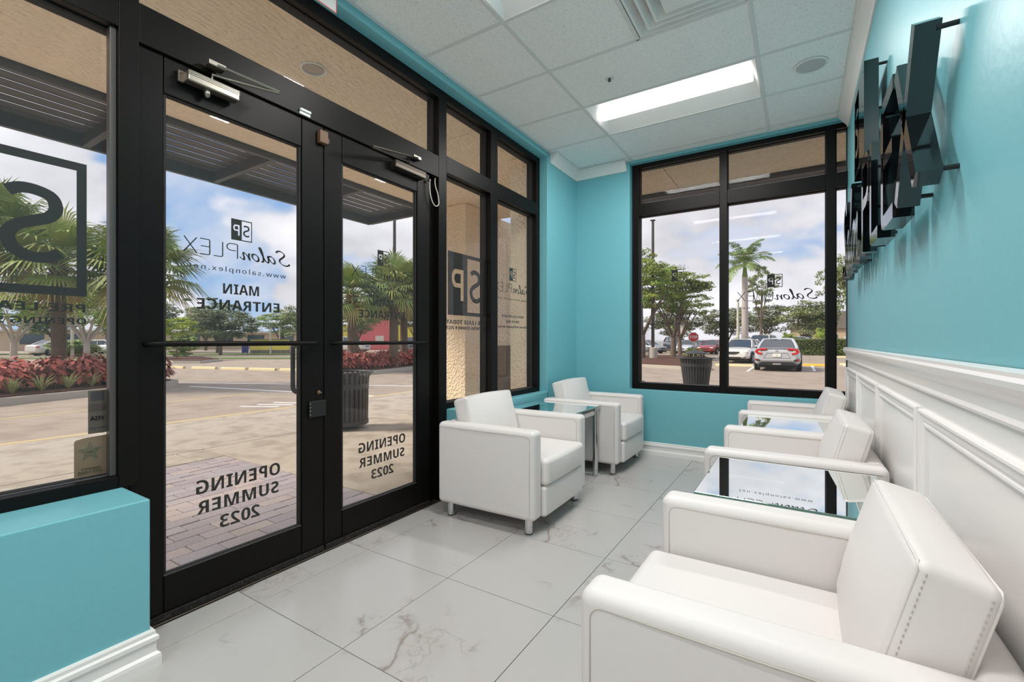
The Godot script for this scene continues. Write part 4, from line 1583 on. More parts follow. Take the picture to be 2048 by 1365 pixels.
func build_ground() -> void:
	var g := struct("ground", "tan concrete parking lot and drive outside the windows", "parking lot")
	var s := Sh.new()
	s.box(V(-170, LOT - 0.4, -170), V(80, LOT, 60))
	part("lot_slab", s, M.lot_surface, g)
	strip(g, "marking", Vector2(-17.0, -6.6), Vector2(-9.4, -9.95), 0.12, LOT, "line_white")
	strip(g, "marking", Vector2(-15.1, -6.3), Vector2(-7.3, -7.8), 0.14, LOT, "line_white")
	strip(g, "marking", Vector2(-11.1, 6.0), Vector2(-11.7, -6.6), 0.10, LOT, "line_yellow")
	for k in 3:
		strip(g, "marking", Vector2(-9.6, -4.9 - 0.35 * k), Vector2(-8.9, -5.3 - 0.3 * k), 0.10, LOT, "line_white")
	# bay lines in the lot beyond the end window
	strip(g, "marking", Vector2(-1.95, -22.4), Vector2(-2.05, -29.5), 0.11, LOT, "line_white")
	strip(g, "marking", Vector2(0.55, -24.0), Vector2(0.55, -31.0), 0.11, LOT, "line_white")
	strip(g, "marking", Vector2(-2.1, -29.4), Vector2(6.0, -29.8), 0.11, LOT, "line_white")
	strip(g, "marking", Vector2(2.2, -33.0), Vector2(2.0, -30.0), 0.11, LOT, "line_white")

	# the sidewalk in slabs, and the field of pavers before the doors
	var w := struct("sidewalk", "pale concrete sidewalk slabs in front of the doors", "sidewalk")
	var xs := [-7.85, -5.6, -5.09]
	var gap := 0.006
	for k in 12:
		var z0 := 6.8 - 1.5 * k
		for e in [[-7.75, -5.6], [-5.6, -2.42]]:
			var z1 := z0 - 1.5
			if e[0] > -5.7 and z0 > -2.45:
				if z1 > -2.45:
					var t := Sh.new()
					t.rbox(V(-5.6 + gap, LOT, z1 + gap), V(-5.09 - gap, -0.02, z0 - gap), 0.006, 1)
					part("slab", t, M.sidewalk_concrete, w)
					continue
				var t2 := Sh.new()
				t2.rbox(V(-5.6 + gap, LOT, -2.45 + gap), V(-5.09 - gap, -0.02, z0 - gap), 0.006, 1)
				part("slab", t2, M.sidewalk_concrete, w)
				z0 = -2.45
			s = Sh.new()
			s.rbox(V(e[0] + gap, LOT, z1 + gap), V(e[1] - gap, -0.02, z0 - gap), 0.006, 1)
			part("slab", s, M.sidewalk_concrete, w)
			z0 = 6.8 - 1.5 * k
	s = Sh.new()
	s.box(V(-7.75, LOT, -11.2), V(-2.42, -0.035, 6.8))
	part("bedding", s, M.kerb_concrete, w)
	s = Sh.new()
	s.rbox(V(-7.88, LOT - 0.05, -11.2), V(-7.75, -0.018, 6.8), 0.01, 1)
	part("painted_kerb", s, M.line_yellow, w)
	s = Sh.new()
	s.rbox(V(-2.4, LOT - 0.05, -8.2), V(8.0, -0.02, -5.085), 0.01, 1)
	part("slab", s, M.sidewalk_concrete, w)

	var p := struct("pavement", "mauve-grey brick pavers laid before the glass doors", "pavers")
	var brick := Sh.new()
	brick.rbox(V(-0.0575, -0.03, -0.1165), V(0.0575, 0.0, 0.1165), 0.004, 1)
	var bm := brick.mesh()
	brick = Sh.new()
	brick.rbox(V(-0.0575, -0.03, -0.0565), V(0.0575, 0.0, 0.0565), 0.004, 1)
	var hm := brick.mesh()
	for i in 22:
		for k in 12:
			var z := 0.32 - 0.24 * k - (0.12 if i % 2 else 0.0)
			var half := false
			if z - 0.12 < -2.45:
				if z < -2.45:
					continue
				half = true
				z += 0.06
			var o := part("brick", hm if half else bm, M["paver_%d" % ((i * 7 + k * 5 + (i * k) % 3) % 4)], p)
			o.position = V(-2.50 - 0.12 * i, -0.020 + 0.0012 * ((i * 3 + k * 5) % 4 - 2), z)


func build_canopy() -> void:
	var c := struct("roof", "tan stucco walkway soffit and building front outside the glass", "canopy")
	var y := 3.12
	# soffit in panels with open control joints
	var joints := [6.0, 2.4, -0.4, -3.4, -6.06]
	for k in joints.size() - 1:
		var s := Sh.new()
		s.rbox(V(-4.6, y, joints[k + 1] + 0.004), V(-2.372, y + 0.2, joints[k] - 0.004), 0.003, 1)
		part("soffit_panel", s, M.stucco, c)
	var jx := [-2.372, -1.3, 2.0, 8.0]
	for k in 3:
		var s := Sh.new()
		s.rbox(V(jx[k] + 0.004, y, -6.06), V(jx[k + 1] - 0.004, y + 0.2, -4.995), 0.003, 1)
		part("soffit_panel", s, M.stucco, c)
	var s := Sh.new()
	s.box(V(-4.6, y + 0.2, -6.06), V(10.0, 4.9, 10.0))
	part("parapet", s, M.stucco, c)
	s = Sh.new()
	s.box(V(0.5, -0.15, -5.08), V(8.0, 3.12, -4.6))
	part("outer_wall", s, M.stucco, c)
	s = Sh.new()
	s.rbox(V(-2.62, -0.1, -4.62), V(-2.46, 3.12, -4.12), 0.01, 1)
	part("outer_pier", s, M.stucco, c)
	s = Sh.new()
	s.rbox(V(-2.62, -0.1, -5.2), V(-1.56, 3.12, -5.08), 0.01, 1)
	part("outer_pier", s, M.stucco, c)
	s = Sh.new()
	s.rbox(V(-2.47, -0.1, -5.1), V(-2.372, 3.12, -4.10), 0.005, 1)
	part("outer_pier", s, M.stucco, c)
	s = Sh.new()
	s.rbox(V(-2.44, 3.045, -4.1), V(-2.372, 3.12, 5.0), 0.005, 1)
	part("outer_lintel", s, M.stucco, c)
	s = Sh.new()
	s.rbox(V(-1.56, 3.07, -5.06), V(0.5, 3.12, -4.992), 0.005, 1)
	part("outer_lintel", s, M.stucco, c)
	for e in [[V(-2.44, -0.1, -0.70), V(-2.372, 0.60, 5.0)], [V(-2.44, -0.1, -4.1), V(-2.372, 0.66, -2.65)], [V(-1.56, -0.1, -5.06), V(0.5, 0.66, -4.992)]]:
		s = Sh.new()
		s.rbox(Vector3(minf(e[0].x, e[1].x), e[0].y, minf(e[0].z, e[1].z)), Vector3(maxf(e[0].x, e[1].x), e[1].y, maxf(e[0].z, e[1].z)), 0.005, 1)
		part("outer_sill_wall", s, M.stucco, c)
	# corner column and the screen wall behind it
	s = Sh.new()
	s.rbox(V(-4.56, -0.1, -5.75), V(-3.96, y, -5.06), 0.012, 1)
	part("column", s, M.stucco, c)
	s = Sh.new()
	s.rbox(V(-4.5, 1.1, -7.4), V(-4.03, y, -5.75), 0.012, 1)
	part("screen_wall", s, M.stucco, c)
	s = Sh.new()
	s.rbox(V(-4.52, -0.1, -7.42), V(-3.99, 1.1, -5.75), 0.012, 1)
	part("wall_base", s, M.stucco_brown, c)

	# dark metal louvre trellis hung outside the soffit
	trellis("sun_trellis", "dark metal louvre trellis along the walkway edge outside the doors", V(-4.66, y - 0.02, -5.06), V(-5.93, y + 0.14, 6.0), true)
	trellis("sun_trellis", "dark metal louvre trellis outside the end window", V(-3.4, y - 0.02, -6.12), V(7.0, y + 0.14, -7.02), false)

	# downlight and sprinkler in the soffit
	var d := thing("downlight", "round recessed downlight in the tan stucco soffit", "downlight", V(-2.93, y, -2.0))
	s = Sh.new()
	s.lathe([Vector2(0.085, 0.0), Vector2(0.088, -0.006), Vector2(0.079, -0.009), Vector2(0.074, -0.004), Vector2(0.062, 0.06)], 32)
	part("trim_ring", s, M.plastic_white, d)
	s = Sh.new()
	s.lathe([Vector2(0.072, -0.002), Vector2(0.05, -0.0045), Vector2(0.0, -0.005)], 32)
	part("reflector", s, M.steel, d)
	d = thing("soffit_sprinkler", "small sprinkler head under the tan stucco soffit", "sprinkler", V(-3.25, y, -3.0))
	s = Sh.new()
	s.lathe([Vector2(0.045, 0.0), Vector2(0.045, -0.004), Vector2(0.03, -0.01), Vector2(0.0, -0.01)], 20)
	part("escutcheon", s, M.steel, d)
	s = Sh.new()
	s.tube(PackedVector3Array([V(0, -0.008, 0), V(0, -0.03, 0)]), 0.008, 0.006, 8)
	s.lathe([Vector2(0.0, -0.03), Vector2(0.018, -0.03), Vector2(0.018, -0.033), Vector2(0.0, -0.033)], 12)
	part("sprinkler_head", s, M.dark_steel, d)


func trellis(called: String, label: String, a: Vector3, b: Vector3, along_z: bool) -> void:
	var t := thing(called, label, "trellis", V((a.x + b.x) * 0.5, a.y, (a.z + b.z) * 0.5), 0.0, "sun trellises")
	var lo := a - t.position
	var hi := b - t.position
	var depth := absf(b.x - a.x) if along_z else absf(b.z - a.z)
	var run := absf(b.z - a.z) if along_z else absf(b.x - a.x)
	var n := int(round(depth / 0.165))
	# blades
	for k in n:
		var s := Sh.new()
		var off := -depth * 0.5 + depth * (k + 0.5) / n
		var xf: Transform3D
		if along_z:
			xf = Transform3D(Basis(Vector3.BACK, deg_to_rad(-5.0)), V(off, 0.085, 0))
			s.rbox(V(-0.088, -0.004, -run * 0.5 + 0.03), V(0.088, 0.004, run * 0.5 - 0.03), 0.003, 1, 1, Vector3.ZERO, xf)
		else:
			xf = Transform3D(Basis(Vector3.RIGHT, deg_to_rad(5.0)), V(0, 0.085, off))
			s.rbox(V(-run * 0.5 + 0.03, -0.004, -0.088), V(run * 0.5 - 0.03, 0.004, 0.088), 0.003, 1, 1, Vector3.ZERO, xf)
		part("blade", s, M.trellis_metal, t)
	# perimeter beams
	for e in [-1.0, 1.0]:
		var s := Sh.new()
		if along_z:
			s.rbox(V(e * depth * 0.5 - 0.025, -0.03, -run * 0.5), V(e * depth * 0.5 + 0.025, 0.19, run * 0.5), 0.004, 1)
		else:
			s.rbox(V(-run * 0.5, -0.03, e * depth * 0.5 - 0.025), V(run * 0.5, 0.19, e * depth * 0.5 + 0.025), 0.004, 1)
		part("edge_beam", s, M.trellis_metal, t)
	# cross beams
	var cross := [0.0, 1.18, 2.33, 3.5, 4.7, 5.9, 7.1, 8.3, 9.5, 10.7]
	for q in cross:
		if q > run - 0.05:
			continue
		var s := Sh.new()
		if along_z:
			var z: float = -run * 0.5 + q
			s.rbox(V(-depth * 0.5 + 0.02, -0.026, z - 0.03), V(depth * 0.5 - 0.02, 0.17, z + 0.03), 0.004, 1)
		else:
			var x: float = -run * 0.5 + q + 0.2
			s.rbox(V(x - 0.03, -0.026, -depth * 0.5 + 0.02), V(x + 0.03, 0.17, depth * 0.5 - 0.02), 0.004, 1)
		part("cross_beam", s, M.trellis_metal, t)


func build_street_furniture() -> void:
	# open slatted litter bin by the doors
	var o := thing("litter_bin", "black slatted open-top litter bin on the sidewalk by the doors", "litter bin", V(-5.28, -0.02, -4.12), 0.0, "black slatted litter bins")
	bin_slats(o, 28, [[0.272, 0.075], [0.275, 0.30], [0.280, 0.60], [0.290, 0.70], [0.325, 0.765]], 0.0185)
	var s := Sh.new()
	s.lathe([Vector2(0.318, 0.757), Vector2(0.34, 0.757), Vector2(0.352, 0.768), Vector2(0.34, 0.782), Vector2(0.312, 0.782), Vector2(0.30, 0.770)], 40)
	part("rim", s, M.can_metal, o)
	for e in [[0.066, 0.112, 0.281], [0.555, 0.615, 0.285]]:
		s = Sh.new()
		s.lathe([Vector2(e[2] - 0.012, e[0]), Vector2(e[2], e[0]), Vector2(e[2], e[1]), Vector2(e[2] - 0.012, e[1])], 40)
		part("band", s, M.can_metal, o)
	s = Sh.new()
	s.lathe([Vector2(0.0, 0.06), Vector2(0.27, 0.06), Vector2(0.27, 0.07), Vector2(0.0, 0.07)], 32)
	part("floor_plate", s, M.can_metal, o)
	s = Sh.new()
	s.lathe([Vector2(0.24, 0.075), Vector2(0.245, 0.72), Vector2(0.235, 0.72), Vector2(0.23, 0.08)], 32)
	part("liner", s, M.dark_rubber, o)
	s = Sh.new()
	s.lathe([Vector2(0.0, 0.0), Vector2(0.15, 0.0), Vector2(0.15, 0.02), Vector2(0.10, 0.062), Vector2(0.0, 0.062)], 24)
	part("pedestal", s, M.can_metal, o)

	# hooded litter bin outside the end window
	o = thing("litter_bin", "black tapered litter bin with a domed hood outside the end window", "litter bin", V(-1.98, LOT, -10.92), 0.0, "black slatted litter bins")
	bin_slats(o, 32, [[0.235, 0.05], [0.268, 0.35], [0.312, 0.70], [0.330, 0.86], [0.345, 0.94]], 0.0185)
	s = Sh.new()
	s.lathe([Vector2(0.33, 0.935), Vector2(0.405, 0.940), Vector2(0.415, 0.952), Vector2(0.405, 0.962), Vector2(0.31, 0.960)], 44)
	part("rim", s, M.can_metal, o)
	for e in [[0.04, 0.10, 0.245], [0.755, 0.835, 0.332]]:
		s = Sh.new()
		s.lathe([Vector2(e[2] - 0.012, e[0]), Vector2(e[2], e[0]), Vector2(e[2] + 0.006, e[1]), Vector2(e[2] - 0.012, e[1])], 40)
		part("band", s, M.can_metal, o)
	s = Sh.new()
	s.lathe([Vector2(0.21, 0.05), Vector2(0.285, 0.92), Vector2(0.275, 0.92), Vector2(0.2, 0.06), Vector2(0.0, 0.06)], 32)
	part("liner", s, M.dark_rubber, o)
	s = Sh.new()
	s.lathe([Vector2(0.225, 1.055), Vector2(0.235, 1.05), Vector2(0.225, 1.062), Vector2(0.12, 1.105), Vector2(0.0, 1.12)], 36)
	s.lathe([Vector2(0.0, 1.05), Vector2(0.225, 1.05)], 36)
	part("hood", s, M.can_metal, o)
	for k in 4:
		var a := TAU * (k + 0.5) / 4.0
		s = Sh.new()
		s.tube(PackedVector3Array([V(0.2 * cos(a), 0.955, 0.2 * sin(a)), V(0.2 * cos(a), 1.055, 0.2 * sin(a))]), 0.014, 0.014, 8)
		part("hood_post", s, M.can_metal, o)

	# slatted bench, one end in view
	o = thing("bench", "black perforated metal bench end below the end window", "bench", V(-3.55, -0.15, -9.6), deg_to_rad(14.0))
	s = Sh.new()
	for k in 7:
		s = Sh.new()
		s.rbox(V(-0.72, 0.44, -0.2 + 0.062 * k), V(0.72, 0.462, -0.2 + 0.062 * k + 0.046), 0.008, 1)
		part("slat", s, M.can_metal, o)
	for e in [-1.0, 1.0]:
		s = Sh.new()
		s.tube(PackedVector3Array([V(e * 0.55, 0.0, -0.18), V(e * 0.55, 0.25, -0.1), V(e * 0.58, 0.43, -0.17)]), 0.022, 0.022, 8)
		s.tube(PackedVector3Array([V(e * 0.55, 0.0, 0.2), V(e * 0.55, 0.25, 0.12), V(e * 0.58, 0.43, 0.2)]), 0.022, 0.022, 8)
		s.tube(PackedVector3Array([V(e * 0.55, 0.25, -0.1), V(e * 0.55, 0.25, 0.12)]), 0.02, 0.02, 8)
		part("leg_frame", s, M.can_metal, o)
	for e in [-1.0, 1.0]:
		s = Sh.new()
		s.tube(PackedVector3Array([V(e * 0.735, 0.45, -0.2), V(e * 0.75, 0.45, 0.0), V(e * 0.735, 0.45, 0.22)]), 0.02, 0.02, 8)
		part("end_rail", s, M.can_metal, o)

	# stop sign
	o = thing("stop_sign", "red octagonal stop sign behind the hooded litter bin", "stop sign", V(-6.7, LOT, -35.96), deg_to_rad(11.0))
	s = Sh.new()
	s.tube(PackedVector3Array([V(0, 0, -0.03), V(0, 1.9, -0.03)]), 0.03, 0.03, 8)
	part("post", s, M.pole_pale, o)
	for e in [[0.36, "sign_white", 0.0], [0.335, "sign_red", 0.006]]:
		var oct := PackedVector2Array()
		for k in 8:
			oct.append(Vector2(e[0] * 1.06 * cos(TAU * (k + 0.5) / 8), 1.62 + e[0] * 1.06 * sin(TAU * (k + 0.5) / 8)))
		s = Sh.new()
		s.prism(oct, Transform3D(), e[2] - 0.004, e[2] + 0.003)
		part("plate", s, M[e[1]], o)
	var t := TextMesh.new()
	var f := SystemFont.new()
	f.font_names = PackedStringArray(["Droid Sans"])
	f.font_weight = 700
	t.font = f
	t.text = "STOP"
	t.font_size = 64
	t.pixel_size = 0.0039
	t.depth = 0.004
	var p := part("lettering", t, M.sign_white, o)
	p.position = V(0, 1.62, 0.012)
	p.scale = V(0.92, 1.15, 1)

	# lamp posts
	lamp_post("lamp_post", "dark lamp post rising from a concrete base beside the shade trees", V(-8.44, LOT, -31.33), 9.5, 0.115, true, "pole_dark")
	lamp_post("lamp_post", "dark lamp post behind the pair of tall palms", V(-19.52, LOT, -18.43), 8.4, 0.11, false, "pole_dark")
	lamp_post("utility_post", "pale slim utility post in front of the yellow wall", V(-45.09, LOT, -25.96), 2.6, 0.09, false, "pole_pale")
	lamp_post("utility_post", "pale slim utility post behind the yellow wall", V(-48.6, LOT, -29.0), 2.9, 0.09, false, "pole_pale")
	lamp_post("utility_post", "pale slim utility post before the clipped hedge at the drive", V(-50.6, LOT, -12.5), 3.0, 0.13, false, "pole_pale")
	lamp_post("utility_post", "pale slim utility post beside the royal palm", V(-6.0, LOT, -58.0), 6.0, 0.16, false, "pole_pale")

	# wheel stops
	var ws := [[-25.9, -10.05], [-24.0, -10.6], [-22.2, -11.05], [-20.6, -11.5], [-19.0, -12.0], [-17.6, -12.35]]
	for k in ws.size():
		wheel_stop(V(ws[k][0], LOT, ws[k][1]), deg_to_rad(16.0), "stop_yellow" if k < 5 else "stop_bright", "pale yellow wheel stop, %s in the row from the lime-green tree" % ORDER[k] if k < 5 else "bright yellow wheel stop at the end of the row by the door handle", 0.72)
	wheel_stop(V(0.55, LOT, -29.3), 0.0, "stop_bright", "orange-yellow wheel stop beside the silver sedan", 0.62)
	wheel_stop(V(-2.95, LOT, -26.7), 0.0, "stop_yellow", "pale wheel stop in front of the white sedan", 0.9)
	wheel_stop(V(2.9, LOT, -45.0), 0.0, "stop_yellow", "pale wheel stop at the foot of the clipped hedge", 1.0)
	wheel_stop(V(2.75, LOT, -31.0), 0.0, "stop_yellow", "pale wheel stop close to the end of the end window", 0.9)

	o = thing("mailbox", "blue street mailbox by the far trees", "mailbox", V(-47.26, LOT, -24.59), deg_to_rad(60.0))
	s = Sh.new()
	s.rbox(V(-0.3, 0.15, -0.3), V(0.3, 1.2, 0.3), 0.12, 3)
	part("body", s, M.blue_box, o)
	for e in [[-0.2, -0.2], [0.2, -0.2], [-0.2, 0.2], [0.2, 0.2]]:
		s = Sh.new()
		s.box(V(e[0] - 0.03, 0, e[1] - 0.03), V(e[0] + 0.03, 0.2, e[1] + 0.03))
		part("leg", s, M.blue_box, o)


func bin_slats(o: Node3D, n: int, prof: Array, w: float) -> void:
	var s := Sh.new()
	for i in prof.size() - 1:
		var a := Vector2(prof[i][0], prof[i][1])
		var b := Vector2(prof[i + 1][0], prof[i + 1][1])
		for e in [0.0, -0.007]:
			var nn := Vector3(b.y - a.y, a.x - b.x, 0).normalized() * (1.0 if e == 0.0 else -1.0)
			s.quad(V(a.x + e, a.y, -w), V(a.x + e, a.y, w), V(b.x + e, b.y, w), V(b.x + e, b.y, -w), nn)
		for e in [-1.0, 1.0]:
			s.quad(V(a.x, a.y, e * w), V(b.x, b.y, e * w), V(b.x - 0.007, b.y, e * w), V(a.x - 0.007, a.y, e * w), V(0, 0, e))
	var m := s.mesh()
	for k in n:
		var p := part("slat", m, M.can_metal, o)
		p.rotation.y = TAU * k / n


func lamp_post(called: String, label: String, at: Vector3, h: float, r: float, base: bool, m: String) -> void:
	var o := thing(called, label, "post", at)
	var s := Sh.new()
	if base:
		s.lathe([Vector2(0.0, 0.0), Vector2(0.3, 0.0), Vector2(0.3, 0.86), Vector2(0.27, 0.9), Vector2(0.0, 0.9)], 20)
		part("base", s, M.kerb_concrete, o)
		s = Sh.new()
	s.tube(PackedVector3Array([V(0, 0.0, 0), V(0, h, 0)]), r, r * 0.75, 12)
	part("pole", s, M[m], o)
	s = Sh.new()
	s.rbox(V(-r * 1.3, h, -r * 1.3), V(r * 1.3, h + 0.05, r * 1.3), 0.01, 1)
	part("cap", s, M[m], o)


func wheel_stop(at: Vector3, turn: float, m: String, label: String, half: float) -> void:
	var o := thing("wheel_stop", label, "wheel stop", at, turn, "wheel stops")
	var s := Sh.new()
	var prof := PackedVector2Array([Vector2(-0.09, 0.0), Vector2(0.09, 0.0), Vector2(0.07, 0.08), Vector2(0.045, 0.11), Vector2(-0.045, 0.11), Vector2(-0.07, 0.08)])
	s.prism(prof, Transform3D(Basis(V(0, 0, 1), V(0, 1, 0), V(-1, 0, 0)), Vector3.ZERO), -half, half)
	part("block", s, M[m], o)
	for e in [-1.0, 1.0]:
		s = Sh.new()
		s.lathe([Vector2(0.0, 0.118), Vector2(0.018, 0.116), Vector2(0.02, 0.11)], 8, V(e * half * 0.7, 0, 0))
		part("anchor_pin", s, M.dark_steel, o)


func leaf_color(base: Color, vary: float) -> Color:
	var k := rng.randf_range(1.0 - vary, 1.0 + vary)
	return Color(base.r * k * rng.randf_range(0.9, 1.1), base.g * k, base.b * k * rng.randf_range(0.85, 1.15))


# leaves scattered over many small clumps inside a unit ellipsoid
func crown_mesh(seed_: int, clumps: int, per: int, leaf: float, base: Color, vary: float, flat := 0.55, clump_r := 0.26) -> ArrayMesh:
	rng.seed = seed_
	var s := Sh.new()
	s.colored = true
	for c in clumps:
		var d := Vector3(rng.randfn(), rng.randfn(), rng.randfn()).normalized()
		var r := pow(rng.randf(), 0.45) * 0.82
		var o := Vector3(d.x * r, d.y * r, d.z * r)
		var cr := clump_r * rng.randf_range(0.6, 1.25)
		var tone := leaf_color(base, vary)
		for k in per:
			var e := Vector3(rng.randfn(), rng.randfn(), rng.randfn()).normalized()
			var p := o + Vector3(e.x, e.y * flat, e.z) * cr * pow(rng.randf(), 0.4)
			var up := (e * 0.5 + Vector3.UP * 0.8 + Vector3(rng.randfn(), rng.randfn(), rng.randfn()) * 0.5).normalized()
			var a := up.cross(Vector3(rng.randfn(), rng.randfn(), rng.randfn())).normalized() * leaf * rng.randf_range(0.6, 1.3)
			var b := up.cross(a).normalized() * leaf * 0.42
			s.tint = leaf_color(tone, 0.16)
			s.tri(p - a, p + b, p + a, up, up, up)
			s.tri(p - a, p + a, p - b, up, up, up)
	return s.mesh()


func trunk_mesh(seed_: int, h: float, r: float, forks: int, spread: float) -> ArrayMesh:
	rng.seed = seed_
	var s := Sh.new()
	var fork := h * 0.36
	s.tube(PackedVector3Array([V(0, -0.05, 0), V(0.02, fork * 0.15, 0.01), V(0.05, fork * 0.6, 0.02), V(0.04, fork, 0.0)]), r * 1.25, r * 0.85, 9, false)
	for k in forks:
		var a := TAU * k / forks + rng.randf_range(-0.3, 0.3)
		var out := spread * rng.randf_range(0.7, 1.1)
		var top := h * rng.randf_range(0.85, 1.05)
		s.tube(PackedVector3Array([V(0.03, fork * 0.85, 0), V(cos(a) * out * 0.3, lerpf(fork, top, 0.3), sin(a) * out * 0.3), V(cos(a) * out * 0.62, lerpf(fork, top, 0.65), sin(a) * out * 0.62), V(cos(a) * out, top, sin(a) * out)]), r * 0.6, r * 0.14, 7, false)
		var b := a + rng.randf_range(0.5, 1.0)
		s.tube(PackedVector3Array([V(cos(a) * out * 0.4, lerpf(fork, top, 0.42), sin(a) * out * 0.4), V(cos(b) * out * 0.8, top * 0.92, sin(b) * out * 0.8)]), r * 0.3, r * 0.08, 6, false)
	return s.mesh()


func tree(label: String, at: Vector2, base: float, crown: ArrayMesh, trunk: ArrayMesh, rx: float, ry: float, cy: float, turn: float, group := "", tscale := 1.0, bark := "bark") -> void:
	var o := thing("tree", label, "tree", V(at.x, base, at.y), turn, group)
	var t := part("trunk", trunk, M[bark], o)
	t.scale = Vector3(tscale, tscale, tscale)
	var c := part("crown", crown, M.leafage, o)
	c.position = V(0, cy, 0)
	c.scale = Vector3(rx, ry, rx)


func build_trees() -> void:
	var oak := crown_mesh(101, 70, 95, 0.050, Color(0.21, 0.235, 0.135), 0.3)
	var oak2 := crown_mesh(102, 62, 95, 0.050, Color(0.24, 0.28, 0.13), 0.3)
	var bright := crown_mesh(103, 60, 90, 0.055, Color(0.34, 0.45, 0.08), 0.25)
	var lush := crown_mesh(104, 95, 130, 0.036, Color(0.27, 0.36, 0.075), 0.32, 0.32, 0.24)
	var lime := crown_mesh(105, 45, 70, 0.07, Color(0.42, 0.50, 0.07), 0.18)
	var airy := crown_mesh(106, 44, 60, 0.05, Color(0.21, 0.26, 0.11), 0.25, 0.5, 0.17)
	var wood := trunk_mesh(1, 4.4, 0.19, 5, 1.9)
	var pale := trunk_mesh(2, 4.6, 0.21, 7, 2.2)
	var thin := trunk_mesh(3, 2.6, 0.06, 4, 0.7)
	var tall := trunk_mesh(4, 9.0, 0.16, 5, 1.3)
	mat("pale_bark", rgb(176, 166, 154), 0.85)
	# the drive side, seen through window and doors
	tree("pale-trunked shade tree with forked limbs at the edge of the street window", Vector2(-40.8, -7.4), LOT, bright, pale, 2.5, 1.5, 3.7, 0.4, "", 0.8, "pale_bark")
	tree("pale-trunked shade tree with bright green crown behind the car by the sticker window", Vector2(-38.3, -10.1), LOT, bright, pale, 2.0, 1.9, 3.7, 2.0, "", 0.8, "pale_bark")
	tree("olive-green tree far behind the pale-trunked trees", Vector2(-66.0, -15.0), LOT, oak2, wood, 4.0, 2.2, 3.6, 1.0, "", 0.75)
	tree("dark tree beyond the drive behind the leaning palm", Vector2(-70.0, -6.0), LOT, oak, wood, 4.6, 2.8, 4.2, 2.3, "", 0.85)
	tree("green tree behind the white sedan on the drive", Vector2(-72.0, -23.0), LOT, oak2, wood, 3.8, 2.2, 3.4, 0.7, "", 0.75)
	tree("small lime-green tree in the round mulch island", Vector2(-35.8, -14.1), 0.03, lime, thin, 1.45, 0.85, 2.1, 0.0, "", 0.75)
	tree("broad dark oak with double trunk on the grass strip", Vector2(-45.2, -21.3), LOT, oak, wood, 3.7, 1.75, 2.9, 0.2, "oaks beyond the drive", 0.72)
	tree("olive oak just behind the broad dark oak", Vector2(-55.0, -25.6), LOT, oak2, wood, 4.4, 2.1, 3.4, 1.4, "oaks beyond the drive", 0.8)
	tree("dark oak behind the small lime-green tree", Vector2(-63.0, -22.2), LOT, oak, wood, 4.0, 2.3, 4.0, 2.6, "oaks beyond the drive", 0.85)
	tree("greener tree rising behind the yellow wall", Vector2(-56.0, -33.6), LOT, lush, wood, 3.6, 2.1, 3.6, 0.9, "oaks beyond the drive", 0.8)
	tree("tall airy oak beside the middle of the doors", Vector2(-46.0, -30.2), LOT, oak2, wood, 3.0, 2.4, 3.5, 1.9, "oaks beyond the drive", 0.8)
	tree("airy oak far off above the dark oaks", Vector2(-71.2, -31.6), LOT, airy, wood, 6.0, 3.4, 4.6, 0.3, "oaks beyond the drive", 1.0)
	tree("dark oak shading the yellow and red building", Vector2(-42.4, -34.4), LOT, oak2, wood, 3.2, 1.9, 3.7, 2.2, "oaks beyond the drive", 0.8)
	tree("dark oak in front of the pale building end", Vector2(-35.2, -36.6), LOT, oak, wood, 3.0, 1.7, 4.0, 1.2, "oaks beyond the drive", 0.8)
	tree("wide dark oak behind the yellow and red building", Vector2(-68.0, -60.0), LOT, oak, wood, 8.0, 4.0, 6.0, 0.5, "oaks beyond the drive", 1.2)
	# the lot beyond the end window
	tree("leafy shade tree beside the lamp post base", Vector2(-9.1, -31.0), 0.0, lush, wood, 2.3, 2.5, 5.3, 0.0, "", 1.05)
	tree("spreading leafy tree leaning over the mulch island", Vector2(-8.0, -35.2), 0.0, lush, wood, 3.4, 2.2, 4.9, 1.3)
	tree("low spreading tree behind the stop sign", Vector2(-9.4, -44.0), LOT, airy, wood, 3.2, 2.4, 4.4, 2.1)
	tree("tall thin pine beside the royal palm", Vector2(-4.0, -62.5), LOT, airy, tall, 2.6, 3.2, 7.6, 0.0)
	tree("dark oak far behind the silver sedan", Vector2(-4.4, -80.0), LOT, oak, wood, 4.6, 2.8, 4.6, 0.8, "oaks beyond the parking lot")
	tree("broad oak behind the clipped hedge", Vector2(0.6, -74.0), LOT, oak2, wood, 4.4, 3.2, 4.6, 2.0, "oaks beyond the parking lot")
	tree("tall mossy tree by the end of the end window", Vector2(5.2, -66.0), LOT, oak2, tall, 3.0, 4.6, 8.2, 1.0, "oaks beyond the parking lot")
	tree("airy tall tree above the clipped hedge", Vector2(4.6, -86.0), LOT, airy, tall, 3.4, 4.6, 9.6, 2.4, "oaks beyond the parking lot")
	tree("dark oak seen past the white sedan", Vector2(-10.4, -86.0), LOT, oak, wood, 5.2, 3.2, 4.6, 1.7, "oaks beyond the parking lot")
	tree("dark oak behind the parked dark cars", Vector2(-18.4, -80.0), LOT, oak, wood, 5.6, 3.2, 4.4, 0.1, "oaks beyond the parking lot")
	tree("round green bush tree over the hedge", Vector2(2.0, -57.0), LOT, bright, thin, 1.1, 1.0, 1.9, 0.5, "", 0.8)

	# clipped hedge
	rng.seed = 300
	var h := thing("hedge", "long clipped green hedge behind the silver sedan", "hedge", V(4.2, LOT, -51.5))
	var s := Sh.new()
	s.rbox(V(-5.3, 0.0, -0.45), V(5.3, 1.42, 0.45), 0.15, 2)
	mat("hedge_core", rgb(58, 66, 38), 0.95)
	part("branch_core", s, M.hedge_core, h)
	s = Sh.new()
	s.colored = true
